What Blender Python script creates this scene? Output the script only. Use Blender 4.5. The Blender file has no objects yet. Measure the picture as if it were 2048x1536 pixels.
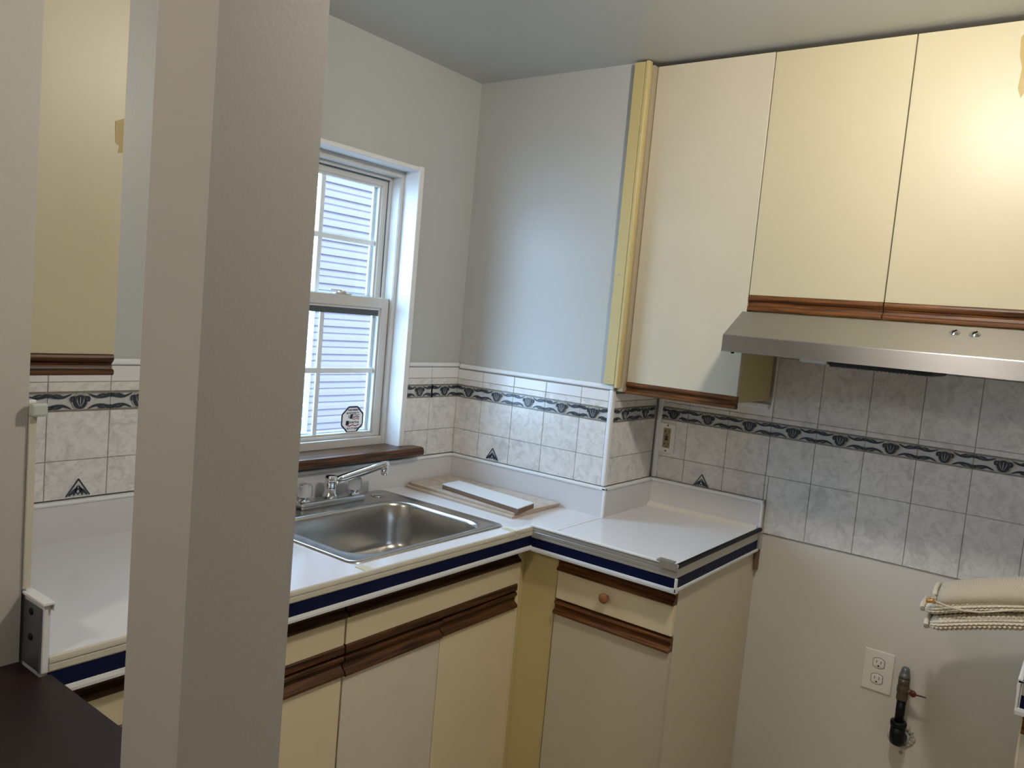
import bpy, bmesh, math, random
from mathutils import Vector, Matrix
random.seed(7)
PI = math.pi
SC = bpy.context.scene
COL = SC.collection

# ------------------------------------------------------------------ camera
cam_data = bpy.data.cameras.new('camera')
cam = bpy.data.objects.new('camera', cam_data)
COL.objects.link(cam)
R_ = Vector((0.60169742, -0.79378877, 0.08865446))
U_ = Vector((0.01335499, 0.12097803, 0.99256534))
F_ = Vector((0.79861246, 0.59604003, -0.08339321))
CAM = Vector((-2.35156363, -2.02091812, 1.57781292))
m = Matrix.Identity(4)
for i in range(3):
    m[i][0] = R_[i]; m[i][1] = U_[i]; m[i][2] = -F_[i]; m[i][3] = CAM[i]
cam.matrix_world = m
cam_data.sensor_width = 36.0
cam_data.sensor_fit = 'HORIZONTAL'
cam_data.lens = 1594.43 / 2048 * 36
cam_data.clip_start = 0.02
SC.camera = cam

# ------------------------------------------------------------------ exposure, world
SC.view_settings.view_transform = 'Standard'
SC.view_settings.look = 'None'
SC.view_settings.gamma = 1.0
SC.view_settings.exposure = 0.0
SC.view_settings.use_curve_mapping = False
world = bpy.data.worlds.new('overcast_sky')
SC.world = world
world.use_nodes = True
wb = world.node_tree.nodes['Background']
wb.inputs[0].default_value = (0.53, 0.76, 1.06, 1)
wb.inputs[1].default_value = 13.0

LAMP_POWER = 300.0          # emission strength of the kitchen bulb
LAMP_COLOR = (1.0, 0.93, 0.83)
DINING_POWER = 112.0
DINING_COLOR = (1.0, 0.90, 0.80)

# daylight helper: a portal in the window opening only guides sampling of the sky
pd = bpy.data.lights.new('window_portal', 'AREA')
pd.shape = 'RECTANGLE'; pd.size = 0.66; pd.size_y = 1.05
pd.cycles.is_portal = True
po = bpy.data.objects.new('window_portal', pd)
COL.objects.link(po)
po.location = (-0.61, 0.20, 1.57)
po.rotation_euler = (-PI / 2, 0, 0)

# ------------------------------------------------------------------ helpers
def lin(c):
    c = c / 255.0
    return c / 12.92 if c <= 0.04045 else ((c + 0.055) / 1.055) ** 2.4

def rgb(r, g, b):
    return (lin(r), lin(g), lin(b), 1)

def setp(o, label=None, cat=None, group=None, kind=None):
    if label: o['label'] = label
    if cat: o['category'] = cat
    if group: o['group'] = group
    if kind: o['kind'] = kind
    return o

def thing(name, label, cat, loc=(0, 0, 0), group=None, kind=None):
    o = bpy.data.objects.new(name, None)
    COL.objects.link(o)
    o.location = loc
    o.empty_display_size = 0.05
    return setp(o, label, cat, group, kind)

def root_loc(p):
    v = Vector((0, 0, 0))
    while p is not None:
        v += p.location
        p = p.parent
    return v

class MB:
    """collects shapes, builds ONE mesh object; coordinates are given in the room's frame"""
    def __init__(self):
        self.bm = bmesh.new()
        self.mi = 0

    def face(self, vs, smooth=False):
        try:
            f = self.bm.faces.new(vs)
            f.material_index = self.mi
            f.smooth = smooth
            return f
        except ValueError:
            return None

    def box(self, x0, x1, y0, y1, z0, z1, bev=0.0, seg=2):
        if x1 < x0: x0, x1 = x1, x0
        if y1 < y0: y0, y1 = y1, y0
        if z1 < z0: z0, z1 = z1, z0
        b = bmesh.new()
        v = [b.verts.new(p) for p in ((x0, y0, z0), (x1, y0, z0), (x1, y1, z0), (x0, y1, z0),
                                      (x0, y0, z1), (x1, y0, z1), (x1, y1, z1), (x0, y1, z1))]
        for q in ((0, 3, 2, 1), (4, 5, 6, 7), (0, 1, 5, 4), (1, 2, 6, 5), (2, 3, 7, 6), (3, 0, 4, 7)):
            b.faces.new([v[i] for i in q])
        if bev > 0:
            bev = min(bev, 0.45 * min(x1 - x0, y1 - y0, z1 - z0))
            bmesh.ops.bevel(b, geom=list(b.edges), offset=bev, segments=seg, profile=0.5, affect='EDGES')
        self.merge(b)
        return self

    def merge(self, b, mat=None):
        if mat is not None:
            b.transform(mat)
        vm = {}
        b.verts.index_update()
        for v in b.verts:
            vm[v.index] = self.bm.verts.new(v.co)
        for f in b.faces:
            self.face([vm[v.index] for v in f.verts], f.smooth)
        b.free()

    def prism(self, prof, fn, s0, s1, smooth=False, flip=False):
        """closed 2-D profile swept between s0 and s1; fn(a, b, s) -> point"""
        A = [self.bm.verts.new(fn(a, b, s0)) for a, b in prof]
        B = [self.bm.verts.new(fn(a, b, s1)) for a, b in prof]
        n = len(prof)
        for i in range(n):
            j = (i + 1) % n
            self.face([A[i], A[j], B[j], B[i]], smooth)
        self.face(A[::-1]); self.face(B)
        return self

    def loops(self, rings, closed=True, cap0=False, cap1=False, smooth=True):
        vs = [[self.bm.verts.new(p) for p in r] for r in rings]
        for a, b in zip(vs[:-1], vs[1:]):
            n = len(a)
            for i in range(n if closed else n - 1):
                j = (i + 1) % n
                self.face([a[i], a[j], b[j], b[i]], smooth)
        if cap0: self.face(vs[0][::-1])
        if cap1: self.face(vs[-1])
        return self

    def tube(self, pts, rad, n=12, caps=True, flat=1.0):
        pts = [Vector(p) for p in pts]
        if not isinstance(rad, (list, tuple)): rad = [rad] * len(pts)
        rings = []
        up = Vector((0, 0, 1))
        for i, p in enumerate(pts):
            d = (pts[min(i + 1, len(pts) - 1)] - pts[max(i - 1, 0)]).normalized()
            u = up if abs(d.dot(up)) < 0.95 else Vector((1, 0, 0))
            s = d.cross(u).normalized(); t = s.cross(d).normalized()
            rings.append([p + (s * math.cos(2 * PI * k / n) + t * math.sin(2 * PI * k / n) * flat) * rad[i] for k in range(n)])
        self.loops(rings, True, caps, caps)
        return self

    def lathe(self, prof, c, axis='z', n=24, squeeze=None):
        """prof: list of (radius, height) along axis from centre c"""
        rings = []
        for r, h in prof:
            ring = []
            for k in range(n):
                a = 2 * PI * k / n
                rr = r * (squeeze(a) if squeeze else 1)
                if axis == 'z': p = (c[0] + rr * math.cos(a), c[1] + rr * math.sin(a), c[2] + h)
                elif axis == 'y': p = (c[0] + rr * math.cos(a), c[1] - h, c[2] + rr * math.sin(a))
                else: p = (c[0] - h, c[1] + rr * math.cos(a), c[2] + rr * math.sin(a))
                ring.append(p)
            rings.append(ring)
        self.loops(rings, True, True, True)
        return self

    def poly(self, pts, fn, d0, d1):
        """flat polygon (u, v) given thickness d0..d1"""
        A = [self.bm.verts.new(fn(u, v, d0)) for u, v in pts]
        B = [self.bm.verts.new(fn(u, v, d1)) for u, v in pts]
        n = len(pts)
        for i in range(n):
            j = (i + 1) % n
            self.face([A[i], A[j], B[j], B[i]])
        self.face(A[::-1]); self.face(B)

    def ribbon(self, pts, wid, fn, d0, d1):
        n = len(pts)
        L, Rr = [], []
        for i in range(n):
            a = Vector(pts[max(i - 1, 0)]); b = Vector(pts[min(i + 1, n - 1)])
            t = (b - a); t = t.normalized() if t.length > 1e-9 else Vector((1, 0))
            nn = Vector((-t.y, t.x))
            w = wid[i] if isinstance(wid, (list, tuple)) else wid
            p = Vector(pts[i])
            L.append(p + nn * w / 2); Rr.append(p - nn * w / 2)
        vs = []
        for d in (d0, d1):
            vs.append([[self.bm.verts.new(fn(q.x, q.y, d)) for q in side] for side in (L, Rr)])
        for i in range(n - 1):
            (l0, r0), (l1, r1) = vs
            self.face([l1[i], r1[i], r1[i + 1], l1[i + 1]])
            self.face([l0[i], l0[i + 1], l1[i + 1], l1[i]])
            self.face([r0[i], r1[i], r1[i + 1], r0[i + 1]])
        (l0, r0), (l1, r1) = vs
        self.face([l0[0], l1[0], r1[0], r0[0]]); self.face([l0[-1], r0[-1], r1[-1], l1[-1]])

    def build(self, name, mats, parent=None, fix=True):
        if fix:
            bmesh.ops.recalc_face_normals(self.bm, faces=list(self.bm.faces))
        off = root_loc(parent)
        if off.length:
            bmesh.ops.translate(self.bm, verts=list(self.bm.verts), vec=-off)
        me = bpy.data.meshes.new(name)
        self.bm.to_mesh(me); self.bm.free()
        if not isinstance(mats, (list, tuple)): mats = [mats]
        for mt in mats: me.materials.append(mt)
        o = bpy.data.objects.new(name, me)
        COL.objects.link(o)
        o.parent = parent
        return o

def box(name, mat, parent, *a, bev=0.0, seg=2):
    return MB().box(*a, bev=bev, seg=seg).build(name, mat, parent)

# ------------------------------------------------------------------ materials
def new_mat(name):
    mt = bpy.data.materials.new(name)
    mt.use_nodes = True
    nt = mt.node_tree
    return mt, nt, nt.nodes['Principled BSDF']

def N(nt, t, **kw):
    n = nt.nodes.new(t)
    for k, v in kw.items():
        setattr(n, k, v)
    return n

def plain(name, col, rough=0.5, metal=0.0, bump=0.0, bscale=80.0, spec=0.5, var=0.0, vscale=3.0, detail=3.0, coat=0.0):
    mt, nt, p = new_mat(name)
    p.inputs['Base Color'].default_value = col
    p.inputs['Roughness'].default_value = rough
    p.inputs['Metallic'].default_value = metal
    p.inputs['Specular IOR Level'].default_value = spec
    p.inputs['Coat Weight'].default_value = coat
    tc = N(nt, 'ShaderNodeTexCoord')
    if var > 0:
        nz = N(nt, 'ShaderNodeTexNoise'); nz.inputs['Scale'].default_value = vscale; nz.inputs['Detail'].default_value = 4
        nt.links.new(tc.outputs['Object'], nz.inputs['Vector'])
        mx = N(nt, 'ShaderNodeMix', data_type='RGBA')
        mx.inputs[6].default_value = tuple(c * (1 - var) for c in col[:3]) + (1,)
        mx.inputs[7].default_value = tuple(min(1, c * (1 + var)) for c in col[:3]) + (1,)
        nt.links.new(nz.outputs['Fac'], mx.inputs[0])
        nt.links.new(mx.outputs[2], p.inputs['Base Color'])
    if bump > 0:
        nb = N(nt, 'ShaderNodeTexNoise'); nb.inputs['Scale'].default_value = bscale; nb.inputs['Detail'].default_value = detail
        nt.links.new(tc.outputs['Object'], nb.inputs['Vector'])
        b = N(nt, 'ShaderNodeBump'); b.inputs['Strength'].default_value = bump; b.inputs['Distance'].default_value = 0.0015
        nt.links.new(nb.outputs['Fac'], b.inputs['Height'])
        nt.links.new(b.outputs['Normal'], p.inputs['Normal'])
    return mt

def wood(name, c0, c1, axis=0, rough=0.4, scale=1.0):
    """grain runs along axis"""
    mt, nt, p = new_mat(name)
    tc = N(nt, 'ShaderNodeTexCoord'); mp = N(nt, 'ShaderNodeMapping')
    s = [70 * scale] * 3; s[axis] = 3.0 * scale
    mp.inputs['Scale'].default_value = s
    nt.links.new(tc.outputs['Object'], mp.inputs['Vector'])
    nz = N(nt, 'ShaderNodeTexNoise'); nz.inputs['Scale'].default_value = 1.6; nz.inputs['Detail'].default_value = 6
    nz.inputs['Distortion'].default_value = 0.8
    nt.links.new(mp.outputs[0], nz.inputs['Vector'])
    cr = N(nt, 'ShaderNodeValToRGB')
    cr.color_ramp.elements[0].position = 0.33; cr.color_ramp.elements[0].color = c0
    cr.color_ramp.elements[1].position = 0.68; cr.color_ramp.elements[1].color = c1
    nt.links.new(nz.outputs['Fac'], cr.inputs[0])
    nt.links.new(cr.outputs[0], p.inputs['Base Color'])
    p.inputs['Roughness'].default_value = rough
    p.inputs['Specular IOR Level'].default_value = 0.3
    b = N(nt, 'ShaderNodeBump'); b.inputs['Strength'].default_value = 0.12; b.inputs['Distance'].default_value = 0.003
    nt.links.new(nz.outputs['Fac'], b.inputs['Height']); nt.links.new(b.outputs['Normal'], p.inputs['Normal'])
    return mt

def marble(name, base, vein, rough=0.22):
    mt, nt, p = new_mat(name)
    tc = N(nt, 'ShaderNodeTexCoord')
    n1 = N(nt, 'ShaderNodeTexNoise'); n1.inputs['Scale'].default_value = 26; n1.inputs['Detail'].default_value = 7
    n1.inputs['Roughness'].default_value = 0.62; n1.inputs['Distortion'].default_value = 0.9
    nt.links.new(tc.outputs['Object'], n1.inputs['Vector'])
    cr = N(nt, 'ShaderNodeValToRGB')
    cr.color_ramp.elements[0].position = 0.30; cr.color_ramp.elements[0].color = vein
    cr.color_ramp.elements[1].position = 0.56; cr.color_ramp.elements[1].color = base
    nt.links.new(n1.outputs['Fac'], cr.inputs[0])
    # thin veins where a second noise crosses its middle
    n2 = N(nt, 'ShaderNodeTexNoise'); n2.inputs['Scale'].default_value = 15; n2.inputs['Detail'].default_value = 5
    n2.inputs['Distortion'].default_value = 1.4
    nt.links.new(tc.outputs['Object'], n2.inputs['Vector'])
    sb = N(nt, 'ShaderNodeMath', operation='SUBTRACT'); sb.inputs[1].default_value = 0.5
    ab = N(nt, 'ShaderNodeMath', operation='ABSOLUTE')
    mr = N(nt, 'ShaderNodeMapRange'); mr.inputs[1].default_value = 0.0; mr.inputs[2].default_value = 0.018
    mr.inputs[3].default_value = 0.45; mr.inputs[4].default_value = 0.0
    nt.links.new(n2.outputs['Fac'], sb.inputs[0]); nt.links.new(sb.outputs[0], ab.inputs[0]); nt.links.new(ab.outputs[0], mr.inputs[0])
    mx = N(nt, 'ShaderNodeMix', data_type='RGBA')
    mx.inputs[7].default_value = tuple(c * 0.82 for c in vein[:3]) + (1,)
    nt.links.new(mr.outputs[0], mx.inputs[0]); nt.links.new(cr.outputs[0], mx.inputs[6])
    nt.links.new(mx.outputs[2], p.inputs['Base Color'])
    p.inputs['Roughness'].default_value = rough
    return mt

def brushed(name, col, axis=1, rough=0.32, aniso=0.0):
    mt, nt, p = new_mat(name)
    p.inputs['Base Color'].default_value = col
    p.inputs['Metallic'].default_value = 1.0
    if aniso:
        p.inputs['Anisotropic'].default_value = aniso
        cv = N(nt, 'ShaderNodeCombineXYZ'); cv.inputs[2].default_value = 1.0
        nt.links.new(cv.outputs[0], p.inputs['Tangent'])
    tc = N(nt, 'ShaderNodeTexCoord'); mp = N(nt, 'ShaderNodeMapping')
    s = [900.0] * 3; s[axis] = 6.0
    mp.inputs['Scale'].default_value = s
    nt.links.new(tc.outputs['Object'], mp.inputs['Vector'])
    nz = N(nt, 'ShaderNodeTexNoise'); nz.inputs['Scale'].default_value = 1.0; nz.inputs['Detail'].default_value = 3
    nt.links.new(mp.outputs[0], nz.inputs['Vector'])
    mr = N(nt, 'ShaderNodeMapRange'); mr.inputs[3].default_value = rough - 0.07; mr.inputs[4].default_value = rough + 0.09
    nt.links.new(nz.outputs['Fac'], mr.inputs[0]); nt.links.new(mr.outputs[0], p.inputs['Roughness'])
    b = N(nt, 'ShaderNodeBump'); b.inputs['Strength'].default_value = 0.04; b.inputs['Distance'].default_value = 0.0004
    nt.links.new(nz.outputs['Fac'], b.inputs['Height']); nt.links.new(b.outputs['Normal'], p.inputs['Normal'])
    return mt

def thin_glass(name, tint=(0.95, 0.985, 1.0, 1), gloss=0.07):
    mt = bpy.data.materials.new(name); mt.use_nodes = True
    nt = mt.node_tree; nt.nodes.clear()
    o = N(nt, 'ShaderNodeOutputMaterial'); t = N(nt, 'ShaderNodeBsdfTransparent'); g = N(nt, 'ShaderNodeBsdfGlossy')
    t.inputs[0].default_value = tint; g.inputs['Roughness'].default_value = 0.02
    lw = N(nt, 'ShaderNodeLayerWeight'); lw.inputs[0].default_value = 0.5
    pw = N(nt, 'ShaderNodeMath', operation='POWER'); pw.inputs[1].default_value = 4.0
    nt.links.new(lw.outputs['Facing'], pw.inputs[0])
    fr = N(nt, 'ShaderNodeMapRange'); fr.inputs[3].default_value = 0.03; fr.inputs[4].default_value = 0.5
    nt.links.new(pw.outputs[0], fr.inputs[0])
    mx = N(nt, 'ShaderNodeMixShader')
    nt.links.new(fr.outputs[0], mx.inputs[0]); nt.links.new(t.outputs[0], mx.inputs[1]); nt.links.new(g.outputs[0], mx.inputs[2])
    nt.links.new(mx.outputs[0], o.inputs[0])
    return mt

def emitter(name, col, strength):
    mt, nt, p = new_mat(name)
    p.inputs['Base Color'].default_value = (0.9, 0.9, 0.88, 1)
    p.inputs['Emission Color'].default_value = tuple(col) + (1,)
    p.inputs['Emission Strength'].default_value = strength
    return mt

M = {}
M['paint'] = plain('satin_wall_paint', (0.495, 0.505, 0.485, 1), 0.38, bump=0.22, bscale=260, var=0.02)
M['paint_dining'] = plain('greige_wall_paint', (0.49, 0.465, 0.42, 1), 0.55, bump=0.12, bscale=200, var=0.02)
M['paint_right'] = plain('brightened_greige_wall_paint', (0.70, 0.665, 0.60, 1), 0.5, bump=0.12, bscale=200, var=0.02)  # lighter copy of the greige paint, brightness put into its colour
M['ceiling'] = plain('ceiling_gloss_paint', (0.52, 0.53, 0.52, 1), 0.30, bump=0.05, bscale=60, var=0.02)
M['floor'] = plain('beige_vinyl_floor', (0.50, 0.45, 0.37, 1), 0.4, var=0.12, vscale=5)  # floor is out of view; light tone chosen to bounce light upward
M['cream'] = plain('cream_laminate', (0.58, 0.52, 0.345, 1), 0.40, bump=0.03, bscale=40, var=0.03, vscale=6)
M['cream_lower'] = plain('worn_cream_laminate', (0.78, 0.67, 0.44, 1), 0.42, bump=0.05, bscale=30, var=0.07, vscale=5)
M['cream_grey'] = plain('greyed_cream_door', (0.72, 0.65, 0.53, 1), 0.45, bump=0.05, bscale=30, var=0.06, vscale=6)
M['end_panel'] = plain('cream_end_panel', (0.68, 0.61, 0.45, 1), 0.42, bump=0.05, bscale=30, var=0.04, vscale=5)
M['cream_door'] = plain('pale_laminate_door', (0.60, 0.545, 0.415, 1), 0.42, bump=0.05, bscale=30, var=0.05, vscale=6)
M['yellow'] = plain('yellowed_painted_board', (0.57, 0.47, 0.215, 1), 0.45, bump=0.08, bscale=50, var=0.05)
M['olive'] = plain('yellow_cabinet_side', (0.60, 0.50, 0.235, 1), 0.45, bump=0.04, bscale=50, var=0.05)
M['beige'] = plain('beige_stile', (0.40, 0.335, 0.225, 1), 0.5)
M['wood_x'] = wood('oak_trim_grain_along_wall', rgb(34, 19, 9), rgb(98, 61, 29), 0, 0.42)
M['wood_y'] = wood('oak_trim_grain_along_side', rgb(48, 26, 11), rgb(128, 80, 38), 1, 0.42)
M['sill'] = wood('dark_sill_wood', rgb(38, 22, 13), rgb(98, 62, 34), 0, 0.28)
M['knob'] = wood('round_knob_wood', rgb(120, 72, 45), rgb(165, 108, 70), 2, 0.5)
M['laminate'] = plain('white_worktop_laminate', (0.79, 0.79, 0.81, 1), 0.16, bump=0.01, bscale=20, var=0.02, vscale=8)
M['upstand'] = plain('white_upstand_laminate', (0.66, 0.65, 0.65, 1), 0.25, var=0.02)
M['white_trim'] = plain('white_plastic_trim', (0.80, 0.81, 0.81, 1), 0.35)
M['cream_trim'] = plain('aged_cream_edge_trim', (0.60, 0.56, 0.46, 1), 0.45, var=0.12, vscale=20)
M['quarter'] = plain('offwhite_quarter_bead', (0.72, 0.70, 0.64, 1), 0.4)
M['grey_trim'] = plain('grey_metal_edge_trim', (0.55, 0.55, 0.53, 1), 0.3, metal=0.6)
M['navy'] = plain('navy_band', (0.004, 0.007, 0.036, 1), 0.5, spec=0.12)
M['black'] = plain('black_plastic', (0.006, 0.006, 0.007, 1), 0.45, spec=0.2)
M['tape_silver'] = plain('silver_foil_tape', (0.50, 0.49, 0.44, 1), 0.38, metal=0.7, bump=0.5, bscale=120)
M['tape'] = plain('yellowed_clear_tape', (0.66, 0.60, 0.40, 1), 0.4, var=0.1, vscale=30)
M['marble'] = marble('veined_white_tile_glaze', (0.78, 0.76, 0.73, 1), (0.58, 0.565, 0.54, 1))
M['whitetile'] = plain('plain_white_tile_glaze', (0.78, 0.77, 0.75, 1), 0.2)
M['grout'] = plain('grey_grout', (0.33, 0.315, 0.28, 1), 0.9, var=0.15, vscale=20)
M['tile_dark'] = plain('slate_blue_relief_glaze', (0.045, 0.053, 0.068, 1), 0.22, var=0.75, vscale=160, spec=0.3)
M['tile_line'] = plain('olive_border_line_glaze', (0.24, 0.22, 0.17, 1), 0.25)
M['tile_ring'] = plain('cream_medallion_ring_glaze', (0.42, 0.39, 0.32, 1), 0.2)
M['tile_bg'] = plain('border_background_glaze', (0.56, 0.56, 0.55, 1), 0.15, var=0.15, vscale=60)
M['steel_y'] = brushed('brushed_steel_along_hood', (0.47, 0.465, 0.455, 1), 1, 0.34, aniso=0.7)
M['steel'] = plain('satin_sink_steel', (0.50, 0.475, 0.44, 1), 0.27, metal=1.0, var=0.06, vscale=14)
M['chrome'] = plain('polished_chrome', (0.78, 0.79, 0.80, 1), 0.07, metal=1.0)
M['chrome_dull'] = plain('water_marked_chrome', (0.55, 0.56, 0.58, 1), 0.22, metal=1.0, var=0.15, vscale=30)
M['zinc'] = plain('zinc_bracket_metal', (0.22, 0.24, 0.25, 1), 0.4, metal=0.8, var=0.1)
M['dark_steel'] = plain('dark_filter_metal', (0.05, 0.05, 0.05, 1), 0.5, metal=0.5)
M['lens'] = plain('cloudy_lamp_lens', (0.75, 0.74, 0.70, 1), 0.3)
M['acrylic'], _nt, _p = new_mat('clear_acrylic')
_p.inputs['Transmission Weight'].default_value = 0.86; _p.inputs['Roughness'].default_value = 0.06
_p.inputs['IOR'].default_value = 1.46; _p.inputs['Base Color'].default_value = (0.97, 0.98, 1, 1)
M['clip'] = plain('cloudy_clear_plastic', (0.50, 0.55, 0.50, 1), 0.12)
M['vinyl'] = plain('white_window_vinyl', (0.60, 0.585, 0.55, 1), 0.4)
M['vinyl_out'] = plain('outer_window_vinyl', (0.75, 0.82, 0.84, 1), 0.45)
M['muntin'] = plain('window_grille_bar', (0.80, 0.86, 0.88, 1), 0.4)
M['reveal'] = plain('white_reveal_paint', (0.76, 0.77, 0.78, 1), 0.4, bump=0.04, bscale=40)
M['gasket'] = plain('dark_gasket_and_rail_reflection', (0.07, 0.085, 0.085, 1), 0.6)
M['glass'] = thin_glass('window_pane_glass')
M['siding'] = plain('lavender_vinyl_siding', (0.108, 0.080, 0.092, 1), 0.5, var=0.03)
M['siding_post'] = plain('white_siding_post', (0.20, 0.20, 0.20, 1), 0.5)
M['ground'] = plain('dark_concrete_ground', (0.14, 0.14, 0.135, 1), 0.9, var=0.1)
M['ledge'] = plain('dark_espresso_veneer', (0.017, 0.009, 0.008, 1), 0.42, var=0.3, vscale=12, spec=0.28)
M['board_face'] = marble('cream_marbled_panel', (0.62, 0.54, 0.46, 1), (0.44, 0.35, 0.28, 1), 0.4)
M['board_edge'] = plain('tan_panel_edge', (0.48, 0.36, 0.26, 1), 0.6)
M['mdf'] = plain('brown_fibreboard', (0.17, 0.105, 0.065, 1), 0.8, var=0.1, vscale=40)
M['white_melamine'] = plain('white_melamine', (0.78, 0.80, 0.80, 1), 0.35)
M['plate'] = plain('white_outlet_plate', (0.82, 0.79, 0.74, 1), 0.35)
M['plate_slot'] = plain('outlet_slot_black', (0.01, 0.008, 0.006, 1), 0.6)
M['gfci'] = plain('yellowed_socket_plastic', (0.30, 0.23, 0.12, 1), 0.45, var=0.15, vscale=80)
M['gfci_btn'] = plain('brown_reset_button', (0.05, 0.02, 0.015, 1), 0.5)
M['iron'] = plain('black_iron_pipe', (0.004, 0.004, 0.005, 1), 0.42, var=0.3, vscale=40, spec=0.25)
M['brass'] = plain('tarnished_brass_valve', (0.13, 0.115, 0.075, 1), 0.45, metal=0.7, var=0.3, vscale=60)
M['red'] = plain('dark_red_handle', (0.11, 0.012, 0.012, 1), 0.4)
M['plaster'] = plain('crumbled_plaster', (0.46, 0.42, 0.35, 1), 0.95, bump=0.6, bscale=60, var=0.2, vscale=40)
M['gold'] = plain('gilt_toggle', (0.62, 0.36, 0.11, 1), 0.35, metal=0.5)
M['cord'] = plain('ivory_leather_cord', (0.72, 0.62, 0.46, 1), 0.5)
M['sticker'] = plain('white_sticker', (0.80, 0.74, 0.69, 1), 0.5)
_sm = M['sticker']; _nt = _sm.node_tree; _tr = N(_nt, 'ShaderNodeBsdfTranslucent'); _tr.inputs[0].default_value = (0.85, 0.78, 0.72, 1)
_mx = N(_nt, 'ShaderNodeMixShader'); _mx.inputs[0].default_value = 0.22
_nt.links.new(_nt.nodes['Principled BSDF'].outputs[0], _mx.inputs[1]); _nt.links.new(_tr.outputs[0], _mx.inputs[2]); _nt.links.new(_mx.outputs[0], _nt.nodes['Material Output'].inputs[0])
M['ink'] = plain('black_ink', (0.008, 0.008, 0.012, 1), 0.5)
M['ink_red'] = plain('dark_red_ink', (0.30, 0.03, 0.035, 1), 0.5)
M['stain'] = plain('yellow_glue_stain', (0.42, 0.31, 0.10, 1), 0.5, var=0.15, vscale=60)

def weave(name, c, kind):
    mt, nt, p = new_mat(name)
    tc = N(nt, 'ShaderNodeTexCoord'); mp = N(nt, 'ShaderNodeMapping')
    mp.inputs['Rotation'].default_value = (math.radians(-38), 0, 0) if kind == 'twill' else (0, 0, 0)
    nt.links.new(tc.outputs['Object'], mp.inputs['Vector'])
    w = N(nt, 'ShaderNodeTexWave', wave_type='BANDS', bands_direction='Z')
    w.inputs['Scale'].default_value = 62; w.inputs['Distortion'].default_value = 3.0; w.inputs['Detail Scale'].default_value = 12
    nt.links.new(mp.outputs[0], w.inputs['Vector'])
    nz = N(nt, 'ShaderNodeTexNoise'); nz.inputs['Scale'].default_value = 260; nz.inputs['Detail'].default_value = 2
    nt.links.new(tc.outputs['Object'], nz.inputs['Vector'])
    ad = N(nt, 'ShaderNodeMath', operation='ADD')
    nt.links.new(w.outputs['Fac'], ad.inputs[0]); nt.links.new(nz.outputs['Fac'], ad.inputs[1])
    b = N(nt, 'ShaderNodeBump'); b.inputs['Strength'].default_value = 0.55 if kind == 'twill' else 0.2; b.inputs['Distance'].default_value = 0.003
    nt.links.new(ad.outputs[0], b.inputs['Height']); nt.links.new(b.outputs['Normal'], p.inputs['Normal'])
    mx = N(nt, 'ShaderNodeMix', data_type='RGBA')
    mx.inputs[6].default_value = tuple(x * 0.86 for x in c[:3]) + (1,); mx.inputs[7].default_value = c
    nt.links.new(w.outputs['Fac'] if kind == 'twill' else nz.outputs['Fac'], mx.inputs[0])
    nt.links.new(mx.outputs[2], p.inputs['Base Color'])
    p.inputs['Roughness'].default_value = 0.9
    p.inputs['Sheen Weight'].default_value = 0.2
    return mt
M['twill'] = weave('fine_twill_weave', (0.72, 0.62, 0.45, 1), 'twill')
M['knit'] = weave('chunky_cotton_knit', (0.80, 0.71, 0.55, 1), 'knit')

# ------------------------------------------------------------------ main dimensions
H = 2.4412            # ceiling
D = 0.3418            # right wall
L1 = 0.6898           # front of the chase
L2 = 1.1314           # right end of the worktop
XF = -0.325           # front edge of the short worktop run
YF = -0.6377          # front edge of the sink run
ZC = 0.93             # worktop
ZB = 1.0324           # top of the upstand
XS = -1.765           # kitchen side of the partition
XP = -1.898           # dining side of the partition
WX0, WX1, WZ0, WZ1 = -0.922, -0.298, 1.055, 2.062    # window opening

# ------------------------------------------------------------------ lamps of the rooms (outside the frame)
lamp = thing('ceiling_lamp', 'round white flush ceiling lamp with bare globe over the kitchen floor', 'lamp', (-0.87, -1.67, H))
MB().lathe([(0.02, 0), (0.15, -0.004), (0.155, -0.02), (0.13, -0.034), (0.05, -0.04)], (-0.87, -1.67, H), n=32).build('canopy', M['white_trim'], lamp)
g = MB()
g.lathe([(0.055 * math.sin(PI * i / 12) + 0.0005, -0.092 - 0.055 * -math.cos(PI * i / 12) * -1) for i in range(13)], (-0.87, -1.67, H), n=24)
g.build('globe', emitter('kitchen_globe_glow', LAMP_COLOR, LAMP_POWER), lamp)
lamp2 = thing('ceiling_lamp', 'round white flush ceiling lamp with bare globe over the dining floor', 'lamp', (-3.1, -1.25, H))
MB().lathe([(0.02, 0), (0.15, -0.004), (0.155, -0.02), (0.13, -0.034), (0.05, -0.04)], (-3.1, -1.25, H), n=32).build('canopy', M['white_trim'], lamp2)
g = MB()
g.lathe([(0.075 * math.sin(PI * i / 12) + 0.0005, -0.112 + 0.075 * math.cos(PI * i / 12)) for i in range(13)], (-3.1, -1.25, H), n=24)
g.build('globe', emitter('dining_globe_glow', DINING_COLOR, DINING_POWER), lamp2)

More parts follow.
